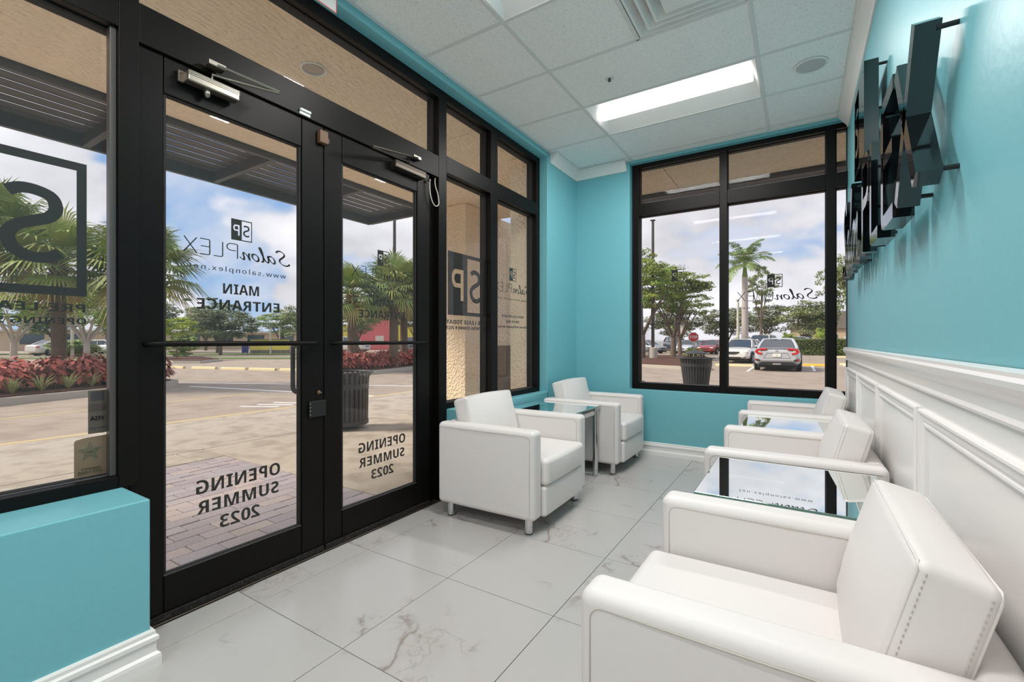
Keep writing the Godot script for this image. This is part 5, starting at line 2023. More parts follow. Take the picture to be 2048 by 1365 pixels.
	for k in 9000:
		var p := V(rng.randf_range(-5.35, 5.35), rng.randf_range(0.03, 1.5), rng.randf_range(0.38, 0.56))
		if rng.randf() < 0.35:
			p = V(p.x, rng.randf_range(1.38, 1.54), rng.randf_range(-0.5, 0.5))
		var up := Vector3(rng.randfn() * 0.5, 0.5 + rng.randf(), 0.5 + rng.randfn() * 0.4).normalized()
		var a := up.cross(Vector3(rng.randfn(), rng.randfn(), rng.randfn())).normalized() * 0.085
		var b := up.cross(a).normalized() * 0.045
		s.tint = leaf_color(Color(0.20, 0.25, 0.08), 0.35)
		s.tri(p - a, p + b, p + a, up, up, up)
		s.tri(p - a, p + a, p - b, up, up, up)
	part("foliage", s, M.leafage, h)
	# low shrubs behind the cars and at the drive
	var bush := crown_mesh(107, 40, 80, 0.08, Color(0.25, 0.34, 0.07), 0.25)
	for e in [[-5.0, -54.0, 1.6, 1.1, "bright green shrub behind the white sedan"], [-3.0, -56.0, 1.5, 1.3, "green shrub behind the royal palm"], [-1.0, -55.0, 0.9, 1.4, "green shrub at the start of the clipped hedge"], [-52.0, -13.0, 2.6, 0.9, "clipped bright shrub beyond the white sedan"], [-49.0, -17.6, 1.6, 1.0, "yellow-green shrub beyond the pale-trunked tree"], [-44.5, -18.0, 1.6, 1.1, "dark shrub beneath the oaks on the grass"], [-7.0, -37.5, 0.9, 0.5, "low shrub beside the stop sign"]]:
		var o := thing("shrub", e[4], "shrub", V(e[0], LOT, e[1]), e[0])
		var c := part("foliage", bush, M.leafage, o)
		c.position = V(0, e[3] * 0.75, 0)
		c.scale = V(e[2], e[3], e[2])
		var st := Sh.new()
		st.tube(PackedVector3Array([V(0, 0, 0), V(0.05, e[3] * 0.6, 0.03)]), 0.06, 0.03, 6)
		part("stem", st, M.bark, o)
	build_palms()


func fan_crown(seed_: int) -> ArrayMesh:
	rng.seed = seed_
	var s := Sh.new()
	s.colored = true
	for k in 34:
		var az := k * 2.399963 + rng.randf_range(-0.2, 0.2)
		var el := lerpf(1.35, -0.75, pow(float(k) / 33.0, 0.9)) + rng.randf_range(-0.12, 0.12)
		var dir := Vector3(cos(az) * cos(el), sin(el), sin(az) * cos(el))
		var side := dir.cross(Vector3.UP).normalized()
		var nrm := side.cross(dir).normalized()
		var old := k > 31
		var tone := Color(0.26, 0.34, 0.10) if not old else Color(0.46, 0.38, 0.17)
		if k % 5 == 0 and not old:
			tone = Color(0.38, 0.42, 0.14)
		tone = leaf_color(tone, 0.15)
		var pl := rng.randf_range(0.55, 0.75)
		s.tint = leaf_color(Color(0.30, 0.33, 0.12), 0.1)
		s.tube(PackedVector3Array([dir * 0.05, dir * pl * 0.6 + nrm * 0.02, dir * pl - Vector3.UP * 0.05]), 0.018, 0.010, 4, false)
		var hub := dir * pl - Vector3.UP * 0.05
		for j in 30:
			var f := (j + 0.5) / 30.0 * 2.0 - 1.0
			var ang := f * 1.95
			var d := (dir * cos(ang) + side * sin(ang)).normalized()
			var ln := 0.82 * (1.0 - 0.28 * absf(f)) * rng.randf_range(0.88, 1.08)
			var m1 := hub + d * ln * 0.55 + nrm * (0.06 - 0.10 * absf(f))
			var tip := hub + d * ln - Vector3.UP * ln * rng.randf_range(0.16, 0.42) + nrm * 0.02
			var w := side.rotated(nrm, -ang).normalized() * 0.022
			s.tint = leaf_color(tone, 0.14)
			s.quad(hub - w * 0.3, hub + w * 0.3, m1 + w, m1 - w, nrm)
			s.tri(m1 - w, m1 + w, tip, nrm, nrm, nrm)
	return s.mesh()


func palm(label: String, at: Vector2, base: float, h: float, r: float, crown: ArrayMesh, sc: float, turn: float, lean := Vector2.ZERO) -> void:
	var o := thing("fan_palm", label, "palm tree", V(at.x, base, at.y), turn, "fan palms in the planting beds")
	var s := Sh.new()
	var path := PackedVector3Array()
	for k in 7:
		var t := k / 6.0
		path.append(V(lean.x * t * t, h * t - 0.05, lean.y * t * t))
	s.tube(path, r * 1.12, r * 0.95, 14, true)
	part("trunk", s, M.palm_bark, o)
	s = Sh.new()
	rng.seed = int(h * 1000)
	var top := path[-1]
	for k in 40:
		var a := k * 2.4
		var y := h * lerpf(0.80, 1.0, k / 40.0)
		var c := V(lean.x, y, lean.y)
		var d := Vector3(cos(a), 0, sin(a))
		s.tube(PackedVector3Array([c + d * r * 0.8, c + d * (r * 1.5) + V(0, 0.14, 0)]), 0.045, 0.018, 4)
	part("leaf_boots", s, M.palm_bark, o)
	var cm := part("fronds", crown, M.leafage, o)
	cm.position = top + V(0, 0.05, 0)
	cm.scale = Vector3(sc, sc, sc)


func build_palms() -> void:
	var fan := fan_crown(201)
	var fan2 := fan_crown(202)
	palm("tall fan palm with ringed trunk behind the S decal", Vector2(-17.3, -4.0), 0.0, 3.35, 0.15, fan, 1.28, 0.3)
	palm("fan palm at the picture edge behind the S decal", Vector2(-19.0, -3.0), 0.0, 4.3, 0.16, fan2, 1.35, 1.7)
	palm("fan palm partly hidden by the black door post", Vector2(-15.5, -5.3), 0.0, 3.25, 0.15, fan2, 1.25, 2.6)
	palm("stout fan palm with brown boots in the bed beyond the litter bin", Vector2(-16.15, -12.85), 0.0, 3.15, 0.19, fan, 1.22, 0.9)
	palm("taller fan palm of the close pair beyond the doors", Vector2(-15.4, -14.5), 0.0, 3.55, 0.19, fan2, 1.42, 4.0)
	palm("slimmer fan palm of the close pair beyond the doors", Vector2(-16.2, -15.9), 0.0, 3.45, 0.17, fan, 1.3, 5.2)

	# royal palm in the lot
	rng.seed = 210
	var o := thing("royal_palm", "tall grey-trunked royal palm behind the white sedan", "palm tree", V(-4.28, LOT, -46.95))
	var s := Sh.new()
	s.tube(PackedVector3Array([V(0, -0.05, 0), V(0, 1.2, 0), V(0, 4.0, 0), V(0, 7.2, 0)]), 0.33, 0.24, 16)
	part("trunk", s, M.smooth_trunk, o)
	s = Sh.new()
	mat("crownshaft_green", rgb(120, 136, 70), 0.6)
	s.tube(PackedVector3Array([V(0, 7.2, 0), V(0, 7.7, 0), V(0, 8.6, 0)]), 0.25, 0.11, 14)
	part("crownshaft", s, M.crownshaft_green, o)
	for k in 15:
		s = Sh.new()
		s.colored = true
		var az := k * 2.399963
		var el := lerpf(1.45, -0.25, k / 14.0)
		var path := PackedVector3Array()
		var ln := 2.9
		for i in 10:
			var t := i / 9.0
			var e := el - t * t * 1.35
			var q := V(cos(az) * cos(e), sin(e), sin(az) * cos(e)) * ln / 9.0
			path.append((path[-1] if i > 0 else V(0, 8.45, 0)) + (q if i > 0 else Vector3.ZERO))
		s.tint = Color(0.24, 0.29, 0.10)
		s.tube(path, 0.035, 0.008, 5, false)
		for i in 64:
			var t := 0.10 + 0.9 * i / 63.0
			var fi := t * 9.0
			var a := path[mini(int(fi), 8)].lerp(path[mini(int(fi), 8) + 1], fi - int(fi))
			var d := (path[mini(int(fi), 8) + 1] - path[mini(int(fi), 8)]).normalized()
			var side := d.cross(Vector3.UP).normalized()
			if side.length() < 0.5:
				side = V(sin(az), 0, -cos(az))
			var ll := 0.75 * sin(PI * clampf(0.12 + t * 0.83, 0.0, 1.0)) * rng.randf_range(0.85, 1.1)
			for f in [-1.0, 1.0]:
				var out: Vector3 = (side * f + d * 0.55 + V(0, rng.randf_range(-0.55, 0.25), 0)).normalized()
				var w := d * 0.03
				s.tint = leaf_color(Color(0.20, 0.30, 0.08), 0.3)
				var n := out.cross(d).normalized()
				var m1 := a + out * ll * 0.5
				s.quad(a - w * 0.5, a + w * 0.5, m1 + w, m1 - w, n)
				s.tri(m1 - w, m1 + w, a + out * ll - V(0, ll * 0.25, 0), n, n, n)
		part("frond", s, M.leafage, o)


func inside_poly(p: Vector2, pts: Array) -> bool:
	var poly := PackedVector2Array()
	for q in pts:
		poly.append(Vector2(q[0], q[1]))
	return Geometry2D.is_point_in_polygon(p, poly)


func shrub_mesh(seed_: int, base: Color) -> ArrayMesh:
	rng.seed = seed_
	var s := Sh.new()
	s.colored = true
	for k in 420:
		var e := Vector3(rng.randfn(), absf(rng.randfn()) * 0.9, rng.randfn()).normalized()
		var rr := pow(rng.randf(), 0.35)
		var p := Vector3(e.x * 0.45 * rr, 0.14 + e.y * 0.62 * rr, e.z * 0.45 * rr)
		var d := (Vector3(e.x, -0.45 + rng.randf_range(-0.3, 0.3), e.z) + Vector3(rng.randfn(), rng.randfn(), rng.randfn()) * 0.35).normalized()
		var side := d.cross(Vector3.UP).normalized()
		var n := side.cross(d).normalized()
		var ln := rng.randf_range(0.13, 0.21)
		s.tint = leaf_color(base, 0.35)
		var a := p
		var m := p + d * ln * 0.5 + n * 0.012
		var w := side * ln * 0.27
		var t := p + d * ln - Vector3.UP * ln * 0.2
		# a pointed leaf folded along its midrib
		s.tri(a, m + w - n * 0.01, m, n, n, n)
		s.tri(a, m, m - w - n * 0.01, n, n, n)
		s.tri(m, m + w - n * 0.01, t, n, n, n)
		s.tri(m, t, m - w - n * 0.01, n, n, n)
	return s.mesh()


const ORDER := ["first", "second", "third", "fourth", "fifth", "sixth", "seventh", "eighth", "ninth", "tenth", "eleventh", "twelfth", "thirteenth", "fourteenth", "fifteenth"]


func shrub_label(k: int, bed: int) -> String:
	if bed == 0:
		return "dark red shrub beyond the street window, %s row, %s from the island tip" % ["front" if k < 15 else "back", ORDER[14 - k % 15]]
	return "reddish shrub beyond the litter bin, %s row, %s from the bed's near end" % ["front" if k < 9 else "back", ORDER[k % 9]]


func build_beds() -> void:
	var bed_a := [[-12.6, 7.0], [-13.2, -0.5], [-14.0, -2.8], [-14.8, -4.9], [-15.3, -5.9], [-16.0, -6.35], [-17.0, -6.3], [-18.4, -5.4], [-20.0, -3.6], [-20.8, 0.0], [-20.8, 7.0]]
	var bed_b := [[-15.6, -10.1], [-14.9, -10.25], [-14.3, -11.1], [-14.5, -13.0], [-15.1, -15.4], [-16.0, -18.0], [-17.4, -21.0], [-19.4, -21.0], [-18.4, -16.5], [-17.2, -12.2], [-16.4, -10.5]]
	var bed_c := [[-3.4, -22.3], [-4.8, -22.4], [-7.5, -23.4], [-14.0, -27.0], [-15.0, -33.0], [-11.0, -38.5], [-6.4, -39.0], [-5.2, -34.0], [-4.4, -27.0]]
	var bed_d := [[-30.0, -13.0], [-31.5, -12.2], [-37.0, -12.6], [-40.0, -14.4], [-37.0, -16.2], [-32.0, -15.2]]
	var info := [["planting_bed", "kerbed mulch bed of red shrubs beyond the street window", bed_a], ["planting_bed", "kerbed mulch bed of red shrubs and palms beyond the litter bin", bed_b], ["planting_bed", "kerbed mulch island under the shade trees in the parking lot", bed_c], ["planting_bed", "low mulch island of the small lime-green tree", bed_d]]
	for e in info:
		var o := thing(e[0], e[1], "planting bed", V(0, 0, 0))
		var pts: Array = e[2]
		var cen := Vector2.ZERO
		for p in pts:
			cen += Vector2(p[0], p[1]) / pts.size()
		part("kerb", slab_poly(pts, LOT - 0.1, 0.0), M.kerb_concrete, o)
		var inner := []
		for p in pts:
			var q := Vector2(p[0], p[1])
			q += (cen - q).normalized() * 0.19
			inner.append([q.x, q.y])
		part("mulch", slab_poly(inner, LOT, 0.035), M.mulch, o)
	# red shrubs
	var reds := [shrub_mesh(401, Color(0.30, 0.075, 0.06)), shrub_mesh(402, Color(0.36, 0.10, 0.08)), shrub_mesh(403, Color(0.44, 0.12, 0.10))]
	rng.seed = 410
	var spots_a := []
	for k in 30:
		var z := 5.94 - 0.84 * (k % 15)
		var row := k / 15
		var front := 13.25 + maxf(0.0, (-0.5 - z)) * 0.42
		spots_a.append(Vector2(-(front + 0.95 + 0.86 * row + rng.randf_range(-0.08, 0.08)), z - 0.4 * row + rng.randf_range(-0.06, 0.06)))
	var spots_b := []
	for k in 18:
		var z := -11.1 - 0.82 * (k % 9)
		var row := k / 9
		var front := 14.35 + maxf(0.0, (-13.0 - z)) * 0.33
		spots_b.append(Vector2(-(front + 0.85 + 0.84 * row + rng.randf_range(-0.08, 0.08)), z - 0.4 * row + rng.randf_range(-0.06, 0.06)))
	for set in [[spots_a, bed_a, "", "red shrubs beyond the street window", 0], [spots_b, bed_b, "", "red shrubs beyond the litter bin", 1]]:
		var i := 0
		for p in set[0]:
			i += 1
			if not inside_poly(p, set[1]):
				continue
			var o := thing("red_shrub", shrub_label(i - 1, set[4]), "shrub", V(p.x, 0.03, p.y), rng.randf() * TAU, set[3])
			var k := rng.randf_range(1.0, 1.16) * (1.0 if set[4] == 0 else 0.95)
			o.scale = Vector3(k, k, k)
			part("foliage", reds[(i + set[4]) % 3], M.leafage, o)
			var st := Sh.new()
			for a in 3:
				st.tube(PackedVector3Array([V(0, -0.02, 0), V(0.14 * cos(a * 2.1), 0.45, 0.14 * sin(a * 2.1))]), 0.014, 0.008, 5, false)
			part("stems", st, M.bark, o)
	# strappy green plants in front of the red shrubs
	rng.seed = 420
	var s := Sh.new()
	s.colored = true
	for k in 34:
		var az := rng.randf() * TAU
		var lean := rng.randf_range(0.25, 0.75)
		var ln := rng.randf_range(0.35, 0.55)
		var d := Vector3(cos(az) * sin(lean), cos(lean), sin(az) * sin(lean))
		var side := d.cross(Vector3.UP).normalized() * 0.014
		var n := side.cross(d).normalized()
		s.tint = leaf_color(Color(0.36, 0.39, 0.17), 0.25)
		var m1 := d * ln * 0.6
		s.quad(-side * 0.6, side * 0.6, m1 + side, m1 - side, n)
		s.tri(m1 - side, m1 + side, d * ln + V(cos(az), -0.6, sin(az)) * 0.07, n, n, n)
	var strap := s.mesh()
	var straps := -1
	for p in [[-15.1, -4.1], [-14.85, -3.6], [-14.65, -3.1], [-14.45, -2.6], [-14.2, -2.0], [-14.0, -1.4], [-15.2, -12.0], [-15.35, -13.6]]:
		straps += 1
		var o := thing("strap_plant", ("pale green strap-leaved plant, %s from the palm trunk along the kerb" % ORDER[straps]) if straps < 6 else ["strap-leaved plant below the stout palm beyond the litter bin", "strap-leaved plant below the close pair of palms"][straps - 6], "plant", V(p[0], 0.03, p[1]), p[1] * 3.0, "strap-leaved plants")
		part("leaves", strap, M.leafage, o)
	# grass strips and far walk beyond the drive
	var g := struct("lawn", "grass strips along the far side of the drive", "lawn")
	for e in [[Vector2(-62.0, -2.0), Vector2(-14.0, -32.2), 2.6, 0.04, "lawn"], [Vector2(-66.0, -5.2), Vector2(-18.0, -35.4), 1.4, 0.05, "sidewalk_concrete"], [Vector2(-70.0, -9.0), Vector2(-22.0, -39.2), 4.0, 0.04, "lawn"]]:
		strip(g, "strip", e[0], e[1], e[2], LOT, e[4], e[3])


func loft(s: Sh, st: Array) -> void:
	# st: [z, half width, bottom, top, crown]; rings of a rounded body
	var rings := []
	for e in st:
		var z: float = e[0]; var hw: float = e[1]; var yb: float = e[2]; var yt: float = e[3]; var cr: float = e[4]
		var r := []
		var half := [[0.0, yb], [hw * 0.84, yb], [hw * 0.97, yb + (yt - yb) * 0.14], [hw, yb + (yt - yb) * 0.38], [hw * 0.985, yb + (yt - yb) * 0.66], [hw * 0.93, yb + (yt - yb) * 0.90], [hw * 0.80, yt], [hw * 0.45, yt + cr * 0.75], [0.0, yt + cr]]
		for p in half:
			r.append(V(p[0], p[1], z))
		for k in range(half.size() - 2, 0, -1):
			r.append(V(-half[k][0], half[k][1], z))
		rings.append(r)
	var n: int = rings[0].size()
	var k: int = rings.size()
	var nor := []
	for i in k:
		var row := []
		for j in n:
			var du: Vector3 = rings[i][(j + 1) % n] - rings[i][(j + n - 1) % n]
			var dv: Vector3 = rings[mini(i + 1, k - 1)][j] - rings[maxi(i - 1, 0)][j]
			var q := du.cross(dv).normalized()
			var cen := V(0, (st[i][2] + st[i][3]) * 0.5, rings[i][j].z)
			if q.dot(rings[i][j] - cen) < 0.0:
				q = -q
			row.append(q)
		nor.append(row)
	for i in k - 1:
		for j in n:
			var j2 := (j + 1) % n
			s.quadn(rings[i][j], rings[i][j2], rings[i + 1][j2], rings[i + 1][j], nor[i][j], nor[i][j2], nor[i + 1][j2], nor[i + 1][j])
	for i in [0, k - 1]:
		var cen := V(0, (st[i][2] + st[i][3]) * 0.5, st[i][0])
		var nn := V(0, 0, -1.0 if i == 0 else 1.0)
		for j in n:
			s.tri(cen, rings[i][j], rings[i][(j + 1) % n], nn, nn, nn)


# a sedan facing +z
func make_car(label: String, at: Vector3, turn: float, paint: Color, group := "", suv := false, detail := "") -> Node3D:
	var o := thing("car", label, "car", at, turn, group)
	var m := StandardMaterial3D.new()
	m.resource_name = "car_paint"
	m.albedo_color = paint
	m.roughness = 0.28
	m.metallic = 0.25
	m.clearcoat_enabled = true
	m.clearcoat = 0.8
	m.clearcoat_roughness = 0.05
	var up := 0.28 if suv else 0.0
	var s := Sh.new()
	loft(s, [[-2.28, 0.70, 0.50, 0.86 + up, 0.02], [-2.22, 0.82, 0.36, 0.95 + up, 0.03], [-2.0, 0.885, 0.27, 1.0 + up, 0.03], [-1.4, 0.905, 0.22, 1.0 + up, 0.03], [-0.4, 0.905, 0.20, 0.97 + up, 0.03], [0.7, 0.905, 0.20, 0.95 + up, 0.04], [1.3, 0.895, 0.21, 0.90 + up, 0.05], [1.85, 0.87, 0.24, 0.80 + up * 0.9, 0.05], [2.14, 0.81, 0.30, 0.70 + up * 0.8, 0.04], [2.27, 0.70, 0.38, 0.60 + up * 0.7, 0.02]])
	part("body", s, m, o)
	# cabin: glass all round, painted roof and pillars
	var zf := 1.12
	var zb := -1.80 if not suv else -2.12
	var rf := 0.38
	var rb := -1.02 if not suv else -1.75
	var yb := 0.94 + up
	var yr := 1.40 + up * 1.35
	var fb := [V(-0.78, yb, zf), V(0.78, yb, zf)]
	var bb := [V(-0.75, yb + 0.05, zb), V(0.75, yb + 0.05, zb)]
	var ft := [V(-0.585, yr, rf), V(0.585, yr, rf)]
	var bt := [V(-0.57, yr - 0.01, rb), V(0.57, yr - 0.01, rb)]
	var cen := V(0, 1.1 + up, -0.3)
	s = Sh.new()
	s.flat(fb[0], fb[1], ft[1], ft[0], cen)
	part("windscreen", s, M.car_glass, o)
	s = Sh.new()
	s.flat(bb[0], bb[1], bt[1], bt[0], cen)
	part("rear_window", s, M.car_glass, o)
	for k in 2:
		s = Sh.new()
		s.flat(fb[k], bb[k], bt[k], ft[k], cen)
		part("side_window", s, M.car_glass, o)
	s = Sh.new()
	var rows := 7
	for i in rows:
		for j in 4:
			var c := []
			for e in [[i, j], [i, j + 1], [i + 1, j + 1], [i + 1, j]]:
				var u: float = float(e[0]) / rows
				var w: float = float(e[1]) / 4.0
				var p: Vector3 = ft[0].lerp(ft[1], w).lerp(bt[0].lerp(bt[1], w), u)
				c.append(p + V(0, 0.075 * sin(PI * u) * 0.8 + 0.03 * sin(PI * w), 0))
			s.flat(c[0], c[1], c[2], c[3], cen)
	part("roof", s, m, o)
	for k in 2:
		for e in [[fb[k], ft[k], 0.035], [bb[k], bt[k], 0.06], [(fb[k] + bb[k]) * 0.5 + V(0, 0, 0.1), (ft[k] + bt[k]) * 0.5 + V(0, 0.05, 0.05), 0.03], [ft[k], bt[k], 0.03]]:
			s = Sh.new()
			s.tube(PackedVector3Array([e[0], (e[0] + e[1]) * 0.5 + V(0.015 * (1 if k else -1), 0.015, 0), e[1]]), e[2], e[2], 7)
			part("pillar", s, m, o)
	for x in [-1.0, 1.0]:
		for z in [-1.36, 1.38]:
			s = Sh.new()
			var r := 0.33 + up * 0.15
			var c := V(x * 0.80, r, z)
			var ring := []
			for p in [[0.0, 0.10], [r * 0.62, 0.10], [r * 0.66, 0.115], [r * 0.97, 0.115], [r, 0.09], [r, -0.09], [r * 0.9, -0.1], [0.0, -0.1]]:
				ring.append(p)
			for i in ring.size() - 1:
				for j in 20:
					var g := TAU * j / 20.0
					var g2 := TAU * (j + 1) / 20.0
					var a0: Array = ring[i]
					var a1: Array = ring[i + 1]
					s.flat(c + V(x * a0[1], a0[0] * sin(g), a0[0] * cos(g)), c + V(x * a0[1], a0[0] * sin(g2), a0[0] * cos(g2)), c + V(x * a1[1], a1[0] * sin(g2), a1[0] * cos(g2)), c + V(x * a1[1], a1[0] * sin(g), a1[0] * cos(g)), c)
			var wh := part("wheel", s, M.tyre, o)
			s = Sh.new()
			for j in 5:
				var g := TAU * j / 5.0
				s.tube(PackedVector3Array([c + V(x * 0.108, 0, 0), c + V(x * 0.112, 0.2 * sin(g), 0.2 * cos(g))]), 0.035, 0.028, 5)
			part("rim", s, M.rim_alloy, wh)
			s = Sh.new()
			var arch := PackedVector3Array()
			for j in 9:
				var g := PI * j / 8.0
				arch.append(c + V(x * 0.095, 0.37 * sin(g), 0.37 * cos(g)))
			s.tube(arch, 0.035, 0.035, 5)
			part("wheel_arch", s, M.car_black, o)
	for x in [-1.0, 1.0]:
		s = Sh.new()
		s.rbox(V(x * 0.90, 0.95 + up, 0.78), V(x * 1.04, 1.06 + up, 0.88), 0.03, 2)
		part("mirror", s, M.car_black if detail == "rear" else m, o)
	# underside, lamps and plates
	s = Sh.new()
	s.box(V(-0.78, 0.16, -2.0), V(0.78, 0.24, 2.0))
	part("underbody", s, M.car_black, o)
	if detail == "rear":
		rear_details(o, m)
	else:
		for x in [-1.0, 1.0]:
			s = Sh.new()
			s.rbox(V(x * 0.52, 0.74 + up, -2.27), V(x * 0.84, 0.86 + up, -2.0), 0.03, 2)
			part("tail_lamp", s, M.tail_red, o)
	for x in [-1.0, 1.0]:
		s = Sh.new()
		s.rbox(V(x * 0.44, 0.58 + up * 0.8, 2.0), V(x * 0.80, 0.70 + up * 0.8, 2.205), 0.04, 2)
		var hl := part("headlamp", s, M.head_clear, o)
		if detail == "front":
			s = Sh.new()
			s.rbox(V(x * 0.70, 0.585, 2.02), V(x * 0.81, 0.69, 2.19), 0.03, 2)
			part("indicator", s, M.amber, hl)
	s = Sh.new()
	if detail == "front":
		# five-sided grille with a bright badge bar, and a wide lower intake
		s.prism(PackedVector2Array([Vector2(-0.40, 0.70), Vector2(0.40, 0.70), Vector2(0.33, 0.58), Vector2(0.12, 0.53), Vector2(-0.12, 0.53), Vector2(-0.33, 0.58)]), Transform3D(), 2.24, 2.285)
		part("grille", s, M.car_black, o)
		s = Sh.new()
		s.stroke(PackedVector2Array([Vector2(-0.33, 0.645), Vector2(-0.10, 0.615), Vector2(0, 0.645), Vector2(0.10, 0.615), Vector2(0.33, 0.645)]), 0.022, Transform3D(), 2.28, 2.295)
		part("badge", s, M.chrome, o)
		s = Sh.new()
		s.rbox(V(-0.46, 0.30, 2.2), V(0.46, 0.39, 2.29), 0.02, 1)
		part("lower_intake", s, M.car_black, o)
		for x in [-1.0, 1.0]:
			s = Sh.new()
			s.rbox(V(x * 0.56, 0.33, 2.1), V(x * 0.72, 0.39, 2.235), 0.02, 1)
			part("fog_lamp", s, M.car_black, o)
	else:
		s.rbox(V(-0.4, 0.46 + up * 0.7, 2.2), V(0.4, 0.58 + up * 0.7, 2.285), 0.02, 1)
		part("grille", s, M.car_black, o)
	return o


func rear_details(o: Node3D, paint: Material) -> void:
	var s: Sh
	# facing -z, local x runs to the car's left as seen from behind
	var b := Transform3D(Basis(V(-1, 0, 0), V(0, 1, 0), V(0, 0, -1)), Vector3.ZERO)
	for e in [-1.0, 1.0]:
		s = Sh.new()
		s.stroke(PackedVector2Array([Vector2(e * 0.40, 0.985), Vector2(e * 0.60, 0.975), Vector2(e * 0.76, 0.93), Vector2(e * 0.80, 0.86), Vector2(e * 0.74, 0.80), Vector2(e * 0.56, 0.765)]), 0.075, b, 2.05, 2.31)
		part("tail_lamp", s, M.tail_red, o, "red C-shaped tail lamp")
		s = Sh.new()
		s.prism(PackedVector2Array([Vector2(e * 0.62, 0.92), Vector2(e * 0.73, 0.88), Vector2(e * 0.70, 0.83), Vector2(e * 0.58, 0.80)]), b, 2.1, 2.30)
		part("reverse_lamp", s, M.head_clear, o)
		s = Sh.new()
		s.prism(PackedVector2Array([Vector2(e * 0.58, 0.52), Vector2(e * 0.84, 0.55), Vector2(e * 0.84, 0.47), Vector2(e * 0.66, 0.44)]), b, 2.1, 2.27)
		var v := part("bumper_vent", s, M.car_black, o)
		s = Sh.new()
		s.rbox(V(e * 0.76, 0.475, -2.285), V(e * 0.83, 0.535, -2.2), 0.01, 1)
		part("reflector", s, M.tail_red, v)
	s = Sh.new()
	s.prism(PackedVector2Array([Vector2(-0.60, 0.40), Vector2(0.60, 0.40), Vector2(0.72, 0.27), Vector2(-0.72, 0.27)]), b, 2.0, 2.285)
	part("diffuser", s, M.car_black, o)
	s = Sh.new()
	s.rbox(V(-0.16, 0.29, -2.31), V(0.16, 0.365, -2.25), 0.02, 2)
	part("exhaust_trim", s, M.chrome, o)
	s = Sh.new()
	s.rbox(V(-0.155, 0.64, -2.315), V(0.155, 0.775, -2.27), 0.006, 1)
	var pl := part("number_plate", s, M.plate_white, o)
	s = Sh.new()
	s.ball(V(0, 0.705, -2.316), V(0.03, 0.025, 0.003), 10, 6)
	part("plate_emblem", s, M.amber, pl)
	s = Sh.new()
	s.stroke(PackedVector2Array([Vector2(-0.50, 0.60), Vector2(-0.38, 0.80), Vector2(0.38, 0.80), Vector2(0.50, 0.60)]), 0.018, b, 2.27, 2.292)
	s.stroke(PackedVector2Array([Vector2(-0.52, 0.585), Vector2(0.52, 0.585)]), 0.018, b, 2.26, 2.288)
	part("boot_crease", s, M.rim_alloy, o)
	s = Sh.new()
	s.rbox(V(-0.62, 1.0, -2.26), V(0.62, 1.03, -2.02), 0.012, 2)
	part("boot_lip", s, paint, o)
	s = Sh.new()
	s.ball(V(0, 0.90, -2.285), V(0.055, 0.045, 0.012), 12, 6)
	part("badge", s, M.chrome, o)


func build_cars() -> void:
	make_car("silver sedan with red C-shaped tail lamps parked in the lot", V(-0.85, LOT, -25.2), PI, rgb(196, 200, 206), "", false, "rear")
	make_car("white sedan parked facing the end window beside the silver sedan", V(-3.05, LOT, -32.2), deg_to_rad(-9.0), rgb(232, 230, 224), "", false, "front")
	make_car("pale silver sedan far off behind the stop sign", V(-9.7, LOT, -50.5), deg_to_rad(-14.0), rgb(200, 206, 212), "")
	make_car("red sedan far off beside the stop sign", V(-7.5, LOT, -51.0), deg_to_rad(-14.0), rgb(150, 40, 46), "")
	make_car("white car far behind the red sedan", V(-10.8, LOT, -61.0), deg_to_rad(-20.0), rgb(220, 220, 220), "")
	make_car("black car parked behind the shade trees", V(-12.2, LOT, -55.0), deg_to_rad(30.0), rgb(36, 38, 44), "", true)
	make_car("grey car parked behind the lamp post base", V(-14.4, LOT, -50.4), deg_to_rad(70.0), rgb(120, 126, 134), "")
	make_car("dark blue car parked beside the grey car", V(-17.0, LOT, -58.5), deg_to_rad(20.0), rgb(50, 60, 80), "")
	make_car("white car half hidden behind the white sedan", V(-2.6, LOT, -42.0), deg_to_rad(-9.0), rgb(226, 228, 226), "", true)
	make_car("pale car roof showing over the clipped hedge", V(0.2, LOT, -60.0), deg_to_rad(80.0), rgb(190, 196, 206), "", true)
	make_car("white car roof showing over the clipped hedge", V(6.0, LOT, -60.5), deg_to_rad(80.0), rgb(214, 216, 220), "", true)
	make_car("white sedan crossing behind the ringed palm trunk", V(-56.5, LOT, -13.3), deg_to_rad(196.0), rgb(206, 206, 202), "")
	make_car("white car parked beneath the pale-trunked tree", V(-60.0, LOT, -17.4), deg_to_rad(120.0), rgb(222, 222, 222), "")
	make_car("white pickup-size car at the yellow building", V(-46.1, LOT, -36.4), deg_to_rad(110.0), rgb(226, 226, 226), "", true)
	make_car("grey sport utility car by the pale building end", V(-42.5, LOT, -43.2), deg_to_rad(45.0), rgb(120, 132, 142), "", true)


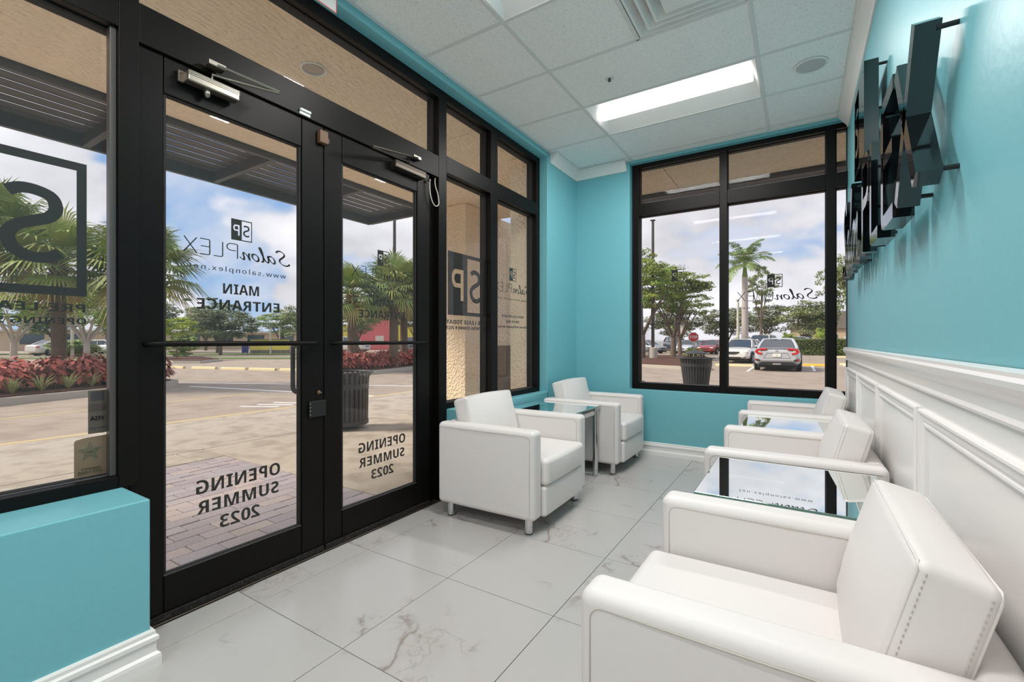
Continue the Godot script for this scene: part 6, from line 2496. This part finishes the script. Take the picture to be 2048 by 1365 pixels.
func build_far_buildings() -> void:
	# colourful low building across the drive; its front faces the lounge
	var o := thing("shop_building", "low yellow and red building across the drive", "building", V(-52.9, LOT, -47.0), deg_to_rad(48.0))
	var s := Sh.new()
	s.box(V(-7.4, 0.0, -8.0), V(7.0, 3.7, 0.0))
	part("wall", s, M.yellow_wall, o)
	s = Sh.new()
	s.box(V(-7.42, 0.0, -8.0), V(7.02, 1.1, 0.06))
	part("base_course", s, M.stone_base, o)
	s = Sh.new()
	s.box(V(-3.2, 0.0, -4.0), V(1.9, 4.4, 0.5))
	part("entrance_block", s, M.red_wall, o, "pinkish red projecting block")
	s = Sh.new()
	s.box(V(-0.6, 0.9, 0.5), V(0.6, 2.1, 0.56))
	part("notice_board", s, M.pale_wall, o)
	s = Sh.new()
	s.box(V(7.0, 0.0, -8.0), V(15.0, 3.7, -1.0))
	part("wing", s, M.pale_wall, o)
	s = Sh.new()
	s.prism(PackedVector2Array([Vector2(-8.6, 3.7), Vector2(0.2, 3.7), Vector2(-3.4, 5.0), Vector2(-8.6, 5.0)]), Transform3D(Basis(V(0, 0, 1), V(0, 1, 0), V(-1, 0, 0)), Vector3.ZERO), -15.4, -6.6)
	part("wing_roof", s, M.roof_pale, o)
	for k in 3:
		s = Sh.new()
		s.box(V(8.0 + 2.2 * k, 0.2, -1.0), V(9.6 + 2.2 * k, 2.5, -0.94))
		part("window", s, M.car_glass, o)
	s = Sh.new()
	s.box(V(-6.6, 0.1, 0.0), V(-5.2, 2.3, 0.07))
	part("window", s, M.car_glass, o)
	# yellow screen wall with a stone foot
	o = thing("yellow_wall", "bright yellow low wall on a stone foot beyond the grass", "wall", V(-46.3, LOT, -26.6), deg_to_rad(32.0))
	for e in [[-1.95, 0.02], [0.10, 1.95]]:
		s = Sh.new()
		s.box(V(e[0], 0.42, -0.15), V(e[1], 1.45, 0.15))
		part("panel", s, M.yellow_wall, o)
	for k in 8:
		s = Sh.new()
		s.rbox(V(-2.0 + 0.5 * k + 0.01, 0.0, -0.2), V(-1.5 + 0.5 * k - 0.01, 0.42, 0.2), 0.03, 1)
		part("stone", s, M.stone_base, o)
	s = Sh.new()
	s.box(V(-2.0, 1.45, -0.18), V(2.0, 1.52, 0.18))
	part("coping", s, M.stone_base, o)
	# long pale building line behind the oaks
	o = thing("far_building", "long pale building half hidden behind the oaks", "building", V(-78.0, LOT, -36.0), deg_to_rad(62.0))
	s = Sh.new()
	s.box(V(-24.0, 0.0, -4.0), V(22.0, 2.6, 0.0))
	part("wall", s, M.tan_wall, o)
	s = Sh.new()
	s.box(V(-24.4, 2.6, -4.4), V(22.4, 2.9, 0.5))
	part("roof", s, M.roof_pale, o)
	for k in 10:
		s = Sh.new()
		s.box(V(-22.0 + 4.4 * k, 0.9, 0.0), V(-19.6 + 4.4 * k, 2.3, 0.05))
		part("window", s, M.car_glass, o)
	o = thing("gate_pillar", "pale square gate pillar beyond the parked cars", "pillar", V(-13.3, LOT, -62.0), 0.3)
	s = Sh.new()
	s.rbox(V(-0.55, 0.0, -0.55), V(0.55, 3.4, 0.55), 0.02, 1)
	part("shaft", s, M.pale_wall, o)
	s = Sh.new()
	s.prism(PackedVector2Array([Vector2(-0.8, 3.4), Vector2(0.8, 3.4), Vector2(0.5, 3.9), Vector2(-0.5, 3.9)]), Transform3D(), -0.7, 0.7)
	part("cap", s, M.stone_base, o)
	o = thing("far_house", "tan house with hipped roof beyond the end window trees", "building", V(8.0, LOT, -92.0), 0.1)
	s = Sh.new()
	s.box(V(-9.0, 0.0, -5.0), V(6.0, 3.4, 0.0))
	part("wall", s, M.tan_wall, o)
	s = Sh.new()
	s.prism(PackedVector2Array([Vector2(-9.8, 3.4), Vector2(6.8, 3.4), Vector2(2.5, 6.2), Vector2(-5.5, 6.2)]), Transform3D(), -5.4, 0.4)
	part("roof", s, M.stone_base, o)
	for k in 4:
		s = Sh.new()
		s.box(V(-8.0 + 3.6 * k, 1.0, 0.0), V(-6.4 + 3.6 * k, 2.4, 0.05))
		part("window", s, M.car_glass, o)
